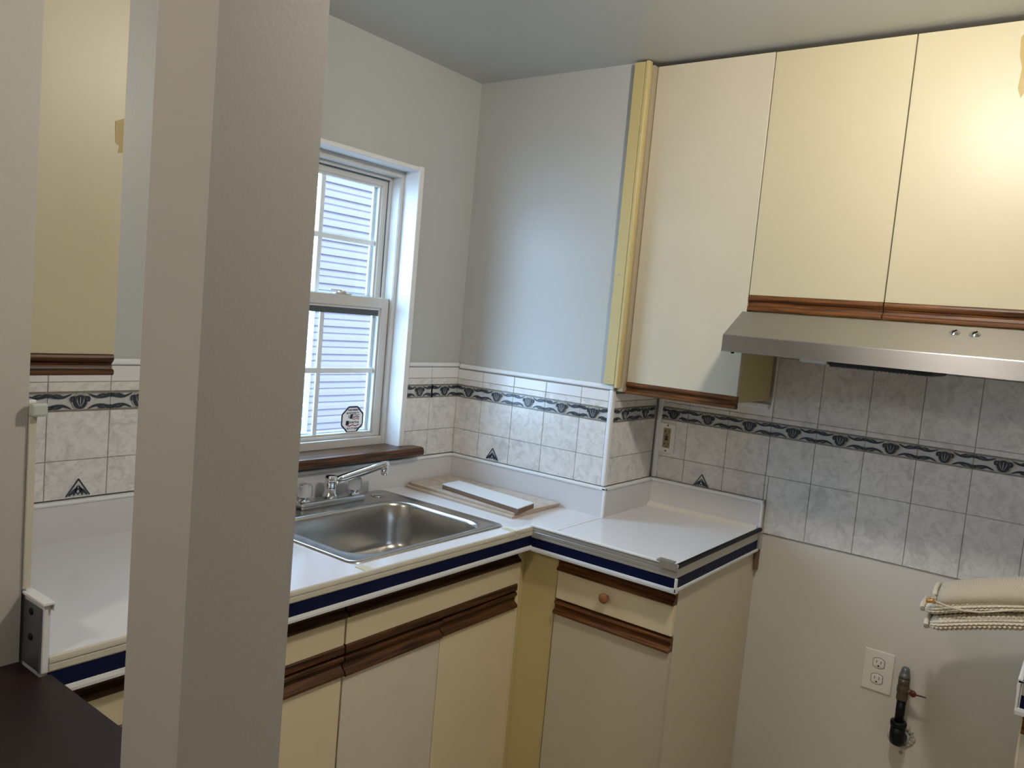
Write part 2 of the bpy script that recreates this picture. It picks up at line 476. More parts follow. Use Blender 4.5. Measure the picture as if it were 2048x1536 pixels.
# ------------------------------------------------------------------ shell
def wall(name, label, mat, boxes):
    b = MB()
    for q in boxes: b.box(*q)
    return setp(b.build(name, mat), label, 'wall', kind='structure')
X0, X1, Y0 = -4.6, D, -3.8
TH = 0.16
wall('wall_back', 'pale grey painted wall around the window above the sink', M['paint'],
     [(X0, WX0, 0, TH, 0, H), (WX1, X1 + 0.12, 0, TH, 0, H), (WX0, WX1, 0, TH, 0, WZ0), (WX0, WX1, 0, TH, WZ1, H)])
wall('wall_chase', 'pale grey boxed-out wall section between the window wall and the tall cabinet', M['paint'],
     [(0, D, -L1, 0, 0, H)])
wall('wall_right', 'pale grey wall behind the hood with outlet and gas pipe', M['paint_right'],
     [(D, D + 0.12, Y0, 0, 0, H)])
wall('wall_front', 'plain painted wall behind the camera', M['paint_dining'], [(X0 - 0.12, X1 + 0.12, Y0 - 0.12, Y0, 0, H)])
wall('wall_left', 'plain painted wall at the far side of the dining area', M['paint_dining'], [(X0 - 0.12, X0, Y0, TH, 0, H)])
wall('wall_partition', 'grey partition stub and half wall under the dark ledge', M['paint_dining'],
     [(XP, XS, -0.567, 0, 0, H), (XP, XS, -1.173, -0.567, 0, 0.872)])
wall('wall_pillar', 'tall grey square pillar in front at the end of the partition', M['paint_dining'],
     [(XP, XS, -1.287, -1.173, 0, H)])
setp(box('floor', M['floor'], None, X0, X1, Y0, TH, -0.1, 0), 'beige vinyl floor of the kitchen', 'floor', kind='structure')
setp(box('ceiling', M['ceiling'], None, X0 - 0.12, X1 + 0.12, Y0 - 0.12, TH, H, H + 0.1), 'glossy grey painted ceiling', 'ceiling', kind='structure')

# ------------------------------------------------------------------ window
win = thing('window_1', 'white double-hung window with grille bars over the sink', 'window', (-0.61, 0.06, 1.055), kind='structure')
b = MB()                                                    # reveal lining and thin casing bead
for x0, x1 in ((WX0, WX0 + 0.006), (WX1 - 0.006, WX1)):
    b.box(x0, x1, -0.004, 0.09, WZ0, WZ1)
b.box(WX0, WX1, -0.004, 0.09, WZ1 - 0.006, WZ1)
b.build('reveal', M['reveal'], win)
b = MB()
b.box(WX1 - 0.008, WX1 + 0.016, -0.012, 0.0, 1.078, WZ1 + 0.012, bev=0.003)
b.box(WX0 - 0.016, WX0 + 0.008, -0.012, 0.0, 1.078, WZ1 + 0.012, bev=0.003)
b.box(WX0 - 0.016, WX1 + 0.016, -0.008, 0.0, WZ1 - 0.004, WZ1 + 0.010, bev=0.003)
b.build('casing_bead', M['white_trim'], win)
FX0, FX1 = WX0 + 0.006, WX1 - 0.006
FZ0, FZ1 = 1.076, WZ1 - 0.006
b = MB()                                                    # fixed outer frame, tracks
for s, xe in ((1, FX0), (-1, FX1)):
    b.box(xe, xe + s * 0.016, 0.062, 0.152, FZ0, FZ1, bev=0.002)
    b.box(xe + s * 0.0155, xe + s * 0.0175, 0.066, 0.0735, FZ0 + 0.03, FZ1 - 0.022)
    b.box(xe + s * 0.0155, xe + s * 0.0255, 0.106, 0.114, FZ0 + 0.03, FZ1 - 0.022, bev=0.002)
b.box(FX0 + 0.0155, FX1 - 0.0155, 0.0628, 0.152, FZ1 - 0.022, FZ1, bev=0.002)
b.box(FX0 + 0.026, FX1 - 0.026, 0.10, 0.116, FZ1 - 0.034, FZ1 - 0.0218, bev=0.002)
b.box(FX0 + 0.0155, FX1 - 0.0155, 0.0628, 0.152, FZ0, FZ0 + 0.030, bev=0.003)
b.build('window_frame', M['vinyl'], win)
b = MB()                                                    # dark gasket lines
for s, xe in ((1, FX0), (-1, FX1)):
    b.box(xe + s * 0.0245, xe + s * 0.0262, 0.1145, 0.118, 1.606, FZ1 - 0.022)
b.box(FX0 + 0.016, FX1 - 0.016, 0.110, 0.118, FZ1 - 0.038, FZ1 - 0.0345)
b.build('gasket', M['gasket'], win)

def sash(name, z0, z1, y0, y1, rail_b, rail_t, stile, mz, inset):
    s = MB()
    xa, xb = FX0 + inset, FX1 - inset
    s.box(xa, xa + stile, y0, y1, z0, z1, bev=0.002)
    s.box(xb - stile, xb, y0, y1, z0, z1, bev=0.002)
    s.box(xa + stile - 0.0005, xb - stile + 0.0005, y0 + 0.0004, y1, z1 - rail_t, z1 - 0.0004, bev=0.0015)
    s.box(xa + stile - 0.0005, xb - stile + 0.0005, y0 + 0.0004, y1, z0 + 0.0004, z0 + rail_b, bev=0.0015)
    # raised glazing bead
    for (p, q, r_, t_) in ((xa + stile, xa + stile + 0.008, z0 + rail_b, z1 - rail_t), (xb - stile - 0.008, xb - stile, z0 + rail_b, z1 - rail_t)):
        s.box(p, q, y0 + 0.006, y1 - 0.0006, r_, t_)
    s.box(xa + stile + 0.008, xb - stile - 0.008, y0 + 0.006, y1 - 0.0006, z1 - rail_t - 0.008, z1 - rail_t)
    s.box(xa + stile + 0.008, xb - stile - 0.008, y0 + 0.006, y1 - 0.0006, z0 + rail_b, z0 + rail_b + 0.008)
    so = s.build(name, M['vinyl'], win)
    ym = (y0 + y1) / 2
    gx0, gx1, gz0, gz1 = xa + stile + 0.008, xb - stile - 0.008, z0 + rail_b + 0.008, z1 - rail_t - 0.008
    box('pane', M['glass'], so, gx0, gx1, ym + 0.006, ym + 0.009, gz0, gz1)
    mu = MB()
    cx = (gx0 + gx1) / 2
    mu.box(cx - 0.009, cx + 0.009, ym - 0.002, ym + 0.005, gz0, gz1, bev=0.002)
    mu.box(gx0, gx1, ym - 0.0016, ym + 0.0046, mz - 0.009, mz + 0.009, bev=0.002)
    mu.build('grille_bar', M['muntin'], so)
    # bluish spacer inside the insulated glass
    sp = MB()
    for q in ((gx0, gx0 + 0.012, gz0, gz1), (gx1 - 0.012, gx1, gz0, gz1)):
        sp.box(q[0], q[1], ym + 0.010, y1 + 0.004, q[2], q[3])
    sp.box(gx0 + 0.012, gx1 - 0.012, ym + 0.010, y1 + 0.004, gz0, gz0 + 0.006)
    sp.build('glass_spacer', M['vinyl_out'], so)
    return so
up = sash('upper_sash', 1.560, FZ1 - 0.034, 0.116, 0.142, 0.036, 0.022, 0.026, 1.795, 0.026)
lo = sash('lower_sash', 1.1065, 1.603, 0.076, 0.104, 0.010, 0.036, 0.034, 1.343, 0.018)
b = MB(); b.box(FX0 + 0.0605, FX1 - 0.0605, 0.085, 0.0865, 1.539, 1.5588)
b.build('painted_rail_reflection', M['gasket'], lo)  # dark strip painted in for the rail's reflection in the pane
b = MB()                                                    # sash lock
b.box(-0.565, -0.495, 0.080, 0.100, 1.603, 1.609, bev=0.002)
b.lathe([(0.014, 0), (0.014, 0.006), (0.009, 0.010)], (-0.53, 0.090, 1.608), n=16)
b.box(-0.585, -0.535, 0.084, 0.092, 1.614, 1.619, bev=0.002)
b.build('sash_lock', M['cream_trim'], win)
b = MB()                                                    # wooden stool
prof = [(0.09, 1.0775), (0.09, 1.052), (-0.060, 1.050), (-0.068, 1.053), (-0.071, 1.060), (-0.070, 1.070), (-0.064, 1.0785), (-0.055, 1.080)]
b.prism([p for p in prof], lambda a, z, s: (s, a, z), WX0 - 0.06, -0.268)
# notched end (horn) in front of the wall
b2 = MB()
b2.prism([(-0.0005, 1.0775), (-0.0005, 1.052), (-0.060, 1.050), (-0.068, 1.053), (-0.071, 1.060), (-0.070, 1.070), (-0.064, 1.0785), (-0.055, 1.080)],
         lambda a, z, s: (s, a, z), WX0 - 0.075, -0.234)
b.bm.free()
b2.prism([(0.062, 1.0775), (0.062, 1.0552), (-0.001, 1.0552), (-0.001, 1.0775)], lambda a, z, s: (s, a, z), WX0 + 0.0005, WX1 - 0.0005)
b2.build('window_sill', M['sill'], win)

# security sticker on the lower pane
stk = thing('security_sticker', 'octagonal white security sticker with black rim at the lower pane corner', 'sticker', (-0.440, 0.0955, 1.120))
sx, sz, sr = -0.440, 1.168, 0.0485
sfn = lambda u, v, d: (sx + u, 0.0948 - d, sz + v)
oct_ = [(sr * 1.08 * math.cos(PI / 8 + k * PI / 4), sr * math.sin(PI / 8 + k * PI / 4)) for k in range(8)]
b = MB(); b.poly(oct_, sfn, 0, 0.0005); b.build('backing', M['sticker'], stk)
b = MB()
for k in range(8):
    b.ribbon([oct_[k], oct_[(k + 1) % 8]], 0.0058, sfn, 0.0005, 0.0010)
b.build('rim', M['ink'], stk)
b = MB()
for z_, a_, w_ in ((0.0160, 0.0012, 0.0022), (0.0015, 0.0014, 0.0024), (-0.0215, 0.0020, 0.0036)):
    x_ = -0.004 if z_ > 0 else -0.024
    pts = [(x_ + (0.032 - x_) * i / 14, z_ + a_ * math.sin(i * 0.9 + z_ * 200)) for i in range(15)]
    b.ribbon(pts, w_, sfn, 0.0005, 0.0009)
b.build('red_stripe', M['ink_red'], stk)
def text_mesh(body, size, fn, mb, wide=None):
    cu = bpy.data.curves.new('lettering', 'FONT'); cu.body = body; cu.size = size; cu.align_x = 'CENTER'; cu.align_y = 'CENTER'; cu.offset = 0.00035
    o = bpy.data.objects.new('lettering', cu); COL.objects.link(o)
    dg = bpy.context.evaluated_depsgraph_get()
    me = bpy.data.meshes.new_from_object(o.evaluated_get(dg))
    xs = [v.co.x for v in me.vertices]
    k = (wide / (max(xs) - min(xs))) if wide else 1
    bm = bmesh.new(); bm.from_mesh(me)
    vm = [mb.bm.verts.new(fn(v.co.x * k, v.co.y, 0)) for v in bm.verts]
    bm.verts.index_update()
    for f in bm.faces: mb.face([vm[v.index] for v in f.verts])
    bm.free(); bpy.data.objects.remove(o); bpy.data.curves.remove(cu); bpy.data.meshes.remove(me)
b = MB()
for body, size, v0, u0, wide in (('THESE PREMISES', 0.0085, 0.0335, 0, 0.050), ('MONITORED BY', 0.0095, 0.0225, 0, 0.058),
                                 ('Security', 0.0135, 0.0095, 0.006, 0.052), ('America', 0.0145, -0.0095, 0.002, 0.058),
                                 ('1-877-777-8368', 0.0095, -0.0325, 0, 0.058)):
    text_mesh(body, size, lambda x, y, d, u0=u0, v0=v0: sfn(u0 + x, v0 + y, 0.0012), b, wide)
b.build('lettering', M['ink'], stk, fix=False)
b = MB(); b.poly([(-0.012, 0.002), (-0.001, 0.004), (0.001, 0.020), (-0.010, 0.018)], sfn, 0.0005, 0.001)
b.poly([(-0.028, -0.004), (-0.016, -0.004), (-0.015, -0.018), (-0.030, -0.020)], sfn, 0.0005, 0.001)
b.build('dark_emblem', M['ink'], stk)

# ------------------------------------------------------------------ outside
hs = thing('neighbour_house', 'pale lavender vinyl-sided house wall seen through the window', 'house', (2.2, 2.3, 0))
b = MB()
pitch = 0.094
nlap = 34
prof = []
for k in range(nlap):
    z = k * pitch
    prof += [(0.014, z), (0.0145, z + 0.006), (0.0125, z + pitch * 0.30), (0.004, z + pitch * 0.46), (0.0105, z + pitch * 0.54), (0.0095, z + pitch * 0.80), (0.0005, z + pitch * 0.975)]
prof += [(0.0, nlap * pitch), (-3.0, nlap * pitch), (-3.0, 0)]
b.prism(prof, lambda a, z, s: (s, 2.2 - a, z), 1.04, 4.6)
b.build('siding', M['siding'], hs)
b = MB(); b.box(0.955, 1.045, 2.165, 2.30, 0, nlap * pitch, bev=0.006)
b.mi = 1
for k in range(48):
    z = 0.35 + k * 0.088
    b.box(0.985, 1.005, 2.160, 2.166, z, z + 0.010)
b.build('corner_post', [M['siding_post'], M['muntin']], hs)
setp(box('ground', M['ground'], None, -6, 7, TH, 8, -0.35, -0.3), 'pale concrete ground outside the window', 'ground', kind='structure')

# ------------------------------------------------------------------ tiled splashbacks
def motif(mats_mb, fn, uc, pw, v0, v1, clip=None):
    """one border tile: olive lines, cream medallion, slate leaves; mb = dict of MB"""
    hgt = v1 - v0
    f = lambda u, v, d: fn(uc + u * pw, v0 + v * hgt, d)
    asp = hgt / pw
    L = mats_mb
    L.mi = 0
    L.poly([(-0.495, 0), (0.495, 0), (0.495, 1), (-0.495, 1)], f, 0.004, 0.0072)
    L.mi = 1
    L.poly([(-0.495, 0.0), (0.495, 0.0), (0.495, 0.075), (-0.495, 0.075)], f, 0.0072, 0.0088)
    L.poly([(-0.495, 0.925), (0.495, 0.925), (0.495, 1.0), (-0.495, 1.0)], f, 0.0072, 0.0088)
    # medallion
    L.mi = 2
    n = 20
    ring = [(0.5 * asp * 0.86 * math.cos(2 * PI * k / n), 0.5 + 0.5 * 0.93 * math.sin(2 * PI * k / n)) for k in range(n + 1)]
    L.poly(ring[:-1], f, 0.0072, 0.0092)
    L.mi = 3
    fan = [(0.5 * asp * 0.70 * math.cos(2 * PI * k / n), 0.50 + 0.5 * 0.80 * math.sin(2 * PI * k / n) * (1 if math.sin(2 * PI * k / n) < 0 else 0.86)) for k in range(n)]
    L.poly(fan, f, 0.0092, 0.0112)
    for s in (-1, 1):                                        # scrolls at the shoulders of the shell
        pts = [(s * asp * (0.35 + 0.10 * math.cos(t)), 0.62 + 0.16 * math.sin(t)) for t in [i * 0.7 - 1 for i in range(8)]]
        L.ribbon(pts, 0.040, f, 0.0092, 0.0118)
    L.mi = 0
    for q in (-0.5, 0, 0.5):                                 # ribs of the shell
        L.ribbon([(q * asp * 0.42, 0.72), (q * asp * 0.30, 0.45), (q * asp * 0.08, 0.24)], [0.007, 0.009, 0.004], f, 0.0112, 0.0117)
    L.mi = 3
    for s in (-1, 1):
        for t in (0, 1):
            g = (lambda u, v, d, s=s, t=t: f(s * u, (v if t == 0 else 1 - v), d))
            e0 = asp * 0.40
            L.poly([(e0, 0.90), (e0 + 0.03, 0.83), (0.21, 0.72), (0.27, 0.655), (0.34, 0.64), (0.41, 0.67), (0.47, 0.72), (0.494, 0.71), (0.494, 0.82),
                    (0.45, 0.84), (0.40, 0.80), (0.35, 0.765), (0.29, 0.77), (0.23, 0.81), (0.18, 0.87)], g, 0.0072, 0.0098)
            L.poly([(0.275, 0.785), (0.33, 0.785), (0.38, 0.83), (0.42, 0.885), (0.36, 0.90), (0.31, 0.86)], g, 0.0072, 0.0102)
            L.poly([(0.395, 0.815), (0.44, 0.855), (0.494, 0.845), (0.494, 0.905), (0.45, 0.905)], g, 0.0072, 0.0104)

def tile_panel(name, label, fn, zones, backing, border_cols, bz, parts=True, rough=None):
    """zones: list of (u0, u1, z0, z1) tiles; fn(u, z, depth)"""
    t = thing(name, label, 'tiles', fn(*backing[4]))
    g = MB()
    for q in backing[:4]:
        if q is None: continue
        u0, u1, z0, z1 = q
        g.poly([(u0, z0), (u1, z0), (u1, z1), (u0, z1)], fn, 0.0004, 0.0050)
    g.build('grout', M['grout'], t)
    mt = MB()
    for (u0, u1, z0, z1, kind) in zones:
        mt.mi = kind
        gp = 0.0009
        if u1 < u0: u0, u1 = u1, u0
        a0, a1, c0, c1 = u0 + gp, u1 - gp, z0 + gp, z1 - gp
        e = 0.0012
        lo_ = [(a0, c0), (a1, c0), (a1, c1), (a0, c1)]
        hi = [(a0 + e, c0 + e), (a1 - e, c0 + e), (a1 - e, c1 - e), (a0 + e, c1 - e)]
        V0 = [mt.bm.verts.new(fn(u, z, 0.002)) for u, z in lo_]
        V1 = [mt.bm.verts.new(fn(u, z, 0.0062)) for u, z in lo_]
        V2 = [mt.bm.verts.new(fn(u, z, 0.0072)) for u, z in hi]
        for A, B in ((V0, V1), (V1, V2)):
            for i in range(4):
                j = (i + 1) % 4
                mt.face([A[i], A[j], B[j], B[i]])
        mt.face(V2)
    mt.build('glazed_tile', [M['marble'], M['whitetile']], t)
    bd = MB()
    for (uc, pw) in border_cols:
        motif(bd, fn, uc, pw, bz[0], bz[1])
    bd.build('relief_border', [M['tile_bg'], M['tile_line'], M['tile_ring'], M['tile_dark']], t)
    return t

def medallion(fn, u, z, parent, w=0.029, h=0.044):
    L = MB()
    f = lambda a, b_, d: fn(u + a * w, z + b_ * h, d)
    L.mi = 0
    L.poly([(-1, 0), (1, 0), (0, 1)], f, 0.006, 0.0085)
    L.mi = 1
    L.ribbon([(-0.98, 0.02), (0, 0.98)], 0.09, f, 0.0085, 0.0100)
    L.ribbon([(0.98, 0.02), (0, 0.98)], 0.09, f, 0.0085, 0.0100)
    for a in (-0.62, -0.30, 0.30, 0.62):
        L.ribbon([(a * 0.16, 0.72 - abs(a) * 0.35), (a * 0.7, 0.38 - abs(a) * 0.18), (a * 1.25, 0.06)], [0.05, 0.20, 0.10], f, 0.0085, 0.0104)
    L.ribbon([(0, 0.1), (-0.2, 0.28), (0, 0.42), (0.2, 0.28), (0, 0.1)], 0.07, f, 0.0085, 0.0104)
    return L.build('corner_inset', [M['tile_bg'], M['tile_dark']], parent)

BZ = (1.2535, 1.3005)
def rows_for(cols, z_low, zrow, ztop_strip, zcap, kind_top=1):
    """tiles of one wall: lower row, upper row (two pieces around the border), strip above, plain row under the cap"""
    out = []
    for u0, u1 in cols:
        out.append((u0, u1, z_low, zrow, 0))
        out.append((u0, u1, zrow, BZ[0], 0))
        out.append((u0, u1, BZ[1], ztop_strip, 0))
        if zcap: out.append((u0, u1, ztop_strip, zcap, kind_top))
    return out

# window wall, right of the window and left of it
fB = lambda u, z, d: (u, -d, z)
cols_r = [(-0.281, -0.155), (-0.155, -0.001)]
tb = tile_panel('tile_backsplash', 'short tiled splashback between the window and the corner', fB,
                rows_for(cols_r, 1.0332, 1.130, 1.325, 1.366), [(-0.281, -0.001, 1.0332, 1.37)] + [None] * 3 + [(-0.14, 0.93, 0)],
                [(-0.218, 0.146), (-0.081, 0.146)], BZ)
b = MB(); b.box(-0.282, -0.004, -0.012, 0, 1.368, 1.384, bev=0.005, seg=3); b.build('cap_trim', M['white_trim'], tb)
cols_l = [(-1.7525, -1.648), (-1.648, -1.498), (-1.498, -1.348), (-1.348, -1.198), (-1.198, -1.048), (-1.048, -0.9385)]
tl = tile_panel('tile_backsplash', 'tiled splashback left of the window behind the pillar', fB,
                rows_for(cols_l, 1.0332, 1.130, 1.325, 1.366), [(-1.7525, -0.9385, 1.0332, 1.37)] + [None] * 3 + [(-1.35, 0.93, 0)],
                [(-1.573, 0.15), (-1.423, 0.15), (-1.273, 0.15), (-1.123, 0.15), (-0.9935, 0.107)], BZ)
b = MB(); b.box(-1.7525, -0.9385, -0.012, 0, 1.368, 1.384, bev=0.005, seg=3); b.build('cap_trim', M['white_trim'], tl)
medallion(fB, -1.4185, 1.0385, tl)

# chase face
fA = lambda u, z, d: (-d, u, z)
cols_a = [(-0.133, -0.0076), (-0.281, -0.133), (-0.4245, -0.281), (-0.573, -0.4245), (-0.683, -0.573)]
ta = tile_panel('tile_backsplash', 'tiled splashback on the chase lit by the window', fA,
                rows_for(cols_a, 1.0332, 1.130, 1.323, 1.360), [(-L1 + 0.001, -0.008, 1.0332, 1.366)] + [None] * 3 + [(-0.34, 0.93, 0)],
                [(-0.0705, 0.125), (-0.207, 0.148), (-0.353, 0.1435), (-0.499, 0.1485), (-0.628, 0.11)], BZ)
b = MB(); b.box(-0.012, 0, -L1 - 0.010, -0.013, 1.364, 1.381, bev=0.005, seg=3); b.build('cap_trim', M['white_trim'], ta)
b = MB(); b.box(-0.012, 0.010, -L1 - 0.011, -L1 + 0.006, 1.034, 1.364, bev=0.005, seg=3); b.build('corner_trim', M['white_trim'], ta)
medallion(fA, -0.2095, 1.0385, ta)
# chase return
fR = lambda u, z, d: (u, -L1 - d, z)
cols_t = [(0.011, 0.160), (0.160, 0.327)]
tr = tile_panel('tile_backsplash', 'narrow shaded tiled return beneath the tall cabinet', fR,
                rows_for(cols_t, 1.0332, 1.130, 1.325, 1.352), [(0.011, D - 0.001, 1.0332, 1.352)] + [None] * 3 + [(0.17, 0.93, 0)],
                [(0.0855, 0.149), (0.236, 0.149)], BZ)
# right wall
fW = lambda u, z, d: (D - d, u, z)
ys = [-0.720, -0.8235] + [-0.8235 - 0.1508 * k for k in range(1, 11)]
zon = []
bc = []
for k in range(len(ys) - 1):
    u0, u1 = ys[k], ys[k + 1]
    zon += [(u0 if k != 3 else -1.1365, u1, 1.0332 if k < 3 else 0.921, 1.118, 0), (u0, u1, 1.118, BZ[0], 0), (u0, u1, BZ[1], 1.3185, 0)]
    if k == 3: zon.append((u0, -1.1365, 1.0345, 1.118, 0))
    if k < 3: zon.append((u0, u1, 1.3185, 1.362, 1))
    else: zon += [(u0, u1, 1.3185, 1.5225, 0), (u0, u1, 1.5225, 1.655, 0)]
    bc.append(((u0 + u1) / 2, abs(u1 - u0) if k else 0.125))
bc[0] = (-0.7660, 0.1120)
tw = tile_panel('tile_backsplash', 'large tiled splashback on the wall under the steel hood', fW, zon,
                [(-0.720, -1.1365, 1.0332, 1.362), (-1.1365, ys[-1], 0.921, 1.655), (-1.1255, -1.1365, 1.362, 1.655), None] + [(-1.4, 0.921, 0)],
                bc, BZ)
b = MB(); b.box(D - 0.012, D - 0.0005, -1.1255, -1.1165, 1.3185, 1.655, bev=0.004, seg=3); b.build('edge_trim', M['white_trim'], tw)
b = MB(); b.box(D - 0.013, D - 0.0005, -0.721, -0.703, 1.034, 1.352, bev=0.004, seg=3); b.build('corner_trim', M['white_trim'], tw)
medallion(fW, -0.899, 1.0345, tw)
b = MB(); b.box(D - 0.020, D - 0.0085, -1.11, -1.03, 1.345, 1.362, bev=0.004); b.build('quarter_bead', M['white_trim'], tw)

# cream strip along the partition's tiled edge, clear clip at its top
st = thing('edge_strip', 'cream upright strip on the partition edge beside the pass-through', 'strip', (XS, -0.567, 1.034))
MB().box(XS + 0.0005, XS + 0.0125, -0.5665, -0.20, 1.034, 1.365, bev=0.001).build('tile_layer', M['marble'], st)
MB().box(XS + 0.0005, XS + 0.0125, -0.5725, -0.5667, 1.036, 1.337, bev=0.001).build('cream_edge', M['cream_trim'], st)
clip = thing('plastic_clip', 'small clear plastic clip on the partition edge at border height', 'clip', (-1.757, -0.575, 1.339))
MB().box(-1.768, -1.742, -0.590, -0.5735, 1.339, 1.362, bev=0.004).build('clip_body', M['clip'], clip)
MB().box(-1.762, -1.746, -0.5735, -0.5668, 1.342, 1.358, bev=0.001).build('clip_pad', M['lens'], clip)

# ------------------------------------------------------------------ cabinets
def pull_profile(z1, h, kind='upper'):
    """(depth outward, z); front plane is depth 0 .. outward positive"""
    if kind == 'upper':      # strip under an upper door: bead, finger groove, lip
        P = [(-0.018, 0), (0.0, 0), (0.002, -0.05), (0.0035, -0.16), (0.003, -0.26), (-0.001, -0.36), (-0.006, -0.44), (-0.0075, -0.55), (-0.0065, -0.64), (-0.0055, -0.70),
             (0.002, -0.72), (0.0045, -0.78), (0.005, -0.88), (0.003, -0.97), (0.0, -1.0), (-0.018, -1.0)]
    elif kind == 'drawer_top':   # strip over a drawer or door: thin bead, groove, ogee lip
        P = [(-0.018, 0), (0.003, 0), (0.005, -0.06), (0.005, -0.18), (0.003, -0.24), (-0.004, -0.28), (-0.006, -0.40), (-0.005, -0.52), (-0.001, -0.62), (0.006, -0.72),
             (0.010, -0.82), (0.010, -0.94), (0.007, -1.0), (-0.018, -1.0)]
    else:                    # flat strip at a drawer's foot
        P = [(-0.018, 0), (0.002, 0), (0.004, -0.1), (0.004, -0.9), (0.002, -1.0), (-0.018, -1.0)]
    return [(d, z1 + q * h) for d, q in P]

def pull_x(parent, x0, x1, yfront, ztop, h, kind, name='pull_strip'):     # front faces -y
    b = MB(); b.prism(pull_profile(ztop, h, kind), lambda d, z, s: (s, yfront - d, z), x0, x1)
    return b.build(name, M['wood_x'], parent)
def pull_y(parent, y0, y1, xfront, ztop, h, kind, name='pull_strip'):     # front faces -x
    b = MB(); b.prism(pull_profile(ztop, h, kind), lambda d, z, s: (xfront - d, s, z), y0, y1)
    return b.build(name, M['wood_y'], parent)

# --- upper cabinet left of the window
c = thing('wall_cabinet', 'yellowed cream wall cabinet seen through the pass-through left of the pillar', 'cabinet', (-1.63, -0.16, 1.38))
YU = -0.332
box('carcass', M['cream'], c, XS + 0.003, -1.508, YU + 0.020, -0.014, 1.386, 2.43)
d_ = box('door', M['cream'], c, XS + 0.004, -1.506, YU, YU + 0.018, 1.4235, 2.425, bev=0.0015)
pull_x(d_, XS + 0.004, -1.5075, YU, 1.4235, 0.044, 'upper')
b = MB(); b.poly([(-1.527, 1.905), (-1.5085, 1.915), (-1.5085, 1.845), (-1.518, 1.842), (-1.516, 1.858), (-1.524, 1.862)], lambda u, z, d: (u, YU - d, z), 0, 0.0006)
b.build('glue_stain', M['stain'], d_)

# --- tall wall cabinet between chase and hood
XD = 0.0215
c = thing('wall_cabinet', 'tall cream wall cabinet left of the hood with brown pull strip', 'cabinet', (0.18, -0.92, 1.36))
YA0, YA1 = -0.7285, -1.1135
b = MB()
b.box(0.041, D - 0.014, YA1 + 0.004, -0.697, 1.375, 2.428)
b.build('carcass', M['olive'], c)
MB().box(0.0005, 0.0400, -0.7268, -0.7060, 1.362, 2.428, bev=0.001).build('stile', M['beige'], c)
d_ = box('door', M['cream_door'], c, XD, XD + 0.017, YA1, YA0, 1.3955, 2.4285, bev=0.0015)
pull_y(d_, YA1 + 0.001, YA0, XD, 1.3955, 0.0395, 'upper')

# --- wall cabinet over the hood, two doors
c = thing('wall_cabinet', 'cream two-door wall cabinet directly above the steel range hood', 'cabinet', (0.18, -1.5, 1.66))
b = MB(); b.box(0.041, D - 0.014, -1.880, YA1 - 0.004, 1.658, 2.428); b.build('carcass', M['olive'], c)
for y0, y1 in ((-1.4970, -1.1165), (-1.8800, -1.5000)):
    d_ = box('door', M['cream'], c, XD, XD + 0.017, y0, y1, 1.7085, 2.4275, bev=0.0015)
    pull_y(d_, y0 + 0.0005, y1, XD, 1.7085, 0.0475, 'upper')
b = MB(); b.poly([(-1.738, 2.385), (-1.752, 2.405), (-1.775, 2.408), (-1.785, 2.36), (-1.776, 2.31), (-1.768, 2.262), (-1.755, 2.235), (-1.746, 2.26), (-1.749, 2.31), (-1.741, 2.34)], lambda u, z, d: (XD - d, u, z), 0, 0.0006)
b.build('glue_stain', M['stain'], d_)

# --- filler boards over the chase corner
f1 = thing('filler_board', 'wide yellow filler board nailed to the chase corner', 'board', (-0.01, -0.685, 1.378))
MB().box(-0.022, -0.0005, -0.7040, -0.665, 1.3825, 2.4355, bev=0.0012).build('board', M['yellow'], f1)
for z in (1.395, 1.75, 2.10):
    b = MB(); b.lathe([(0.0035, 0), (0.0030, 0.0012), (0.0006, 0.0014)], (-0.0221, -0.683, z), 'x', 10)
    b.build('nail_head', M['cream_trim'], f1)
f2 = thing('filler_board', 'narrow yellow filler strip between the wide board and the tall cabinet', 'board', (-0.01, -0.715, 1.372))
b = MB()
b.prism([(-0.0225, -0.7064), (-0.0225, -0.7150), (-0.0212, -0.7165), (-0.0160, -0.7170), (-0.0155, -0.7182), (-0.0005, -0.7182), (-0.0005, -0.7064)], lambda x, y, s: (x, y, s), 1.374, 2.4375)
b.build('strip', M['yellow'], f2)
for z in (1.52, 1.66, 1.93, 2.2):
    b = MB(); b.lathe([(0.0028, 0), (0.0022, 0.001), (0.0005, 0.0012)], (-0.0226, -0.7110, z), 'x', 10)
    b.build('nail_head', M['cream_trim'], f2)

# --- range hood
hd = thing('range_hood', 'brushed steel range hood under the two-door cabinet', 'hood', (0.1, -1.5, 1.535))
HY0, HY1 = -1.881, -1.1175
XB = D - 0.0135
b = MB()
b.prism([(XB, 1.656), (-0.022, 1.656), (-0.150, 1.582), (-0.1515, 1.5795), (-0.1515, 1.5345), (-0.1385, 1.5345), (-0.1385, 1.570), (XB, 1.570)],
        lambda x, z, s: (x, s, z), HY0 + 0.0012, HY1 - 0.0012)
b.prism([(XB, 1.656), (-0.022, 1.656), (-0.150, 1.582), (-0.1515, 1.5795), (-0.1515, 1.5345), (XB, 1.5345)], lambda x, z, s: (x, s, z), HY1 - 0.0012, HY1)
b.prism([(XB, 1.656), (-0.022, 1.656), (-0.150, 1.582), (-0.1515, 1.5795), (-0.1515, 1.5345), (XB, 1.5345)], lambda x, z, s: (x, s, z), HY0, HY0 + 0.0012)
b.build('hood_shell', M['steel_y'], hd)
sl = Vector((-0.150 + 0.022, 0, 1.582 - 1.656)).normalized()       # down the slope
nr = Vector((sl.z, 0, -sl.x)).normalized()
if nr.x > 0: nr = -nr
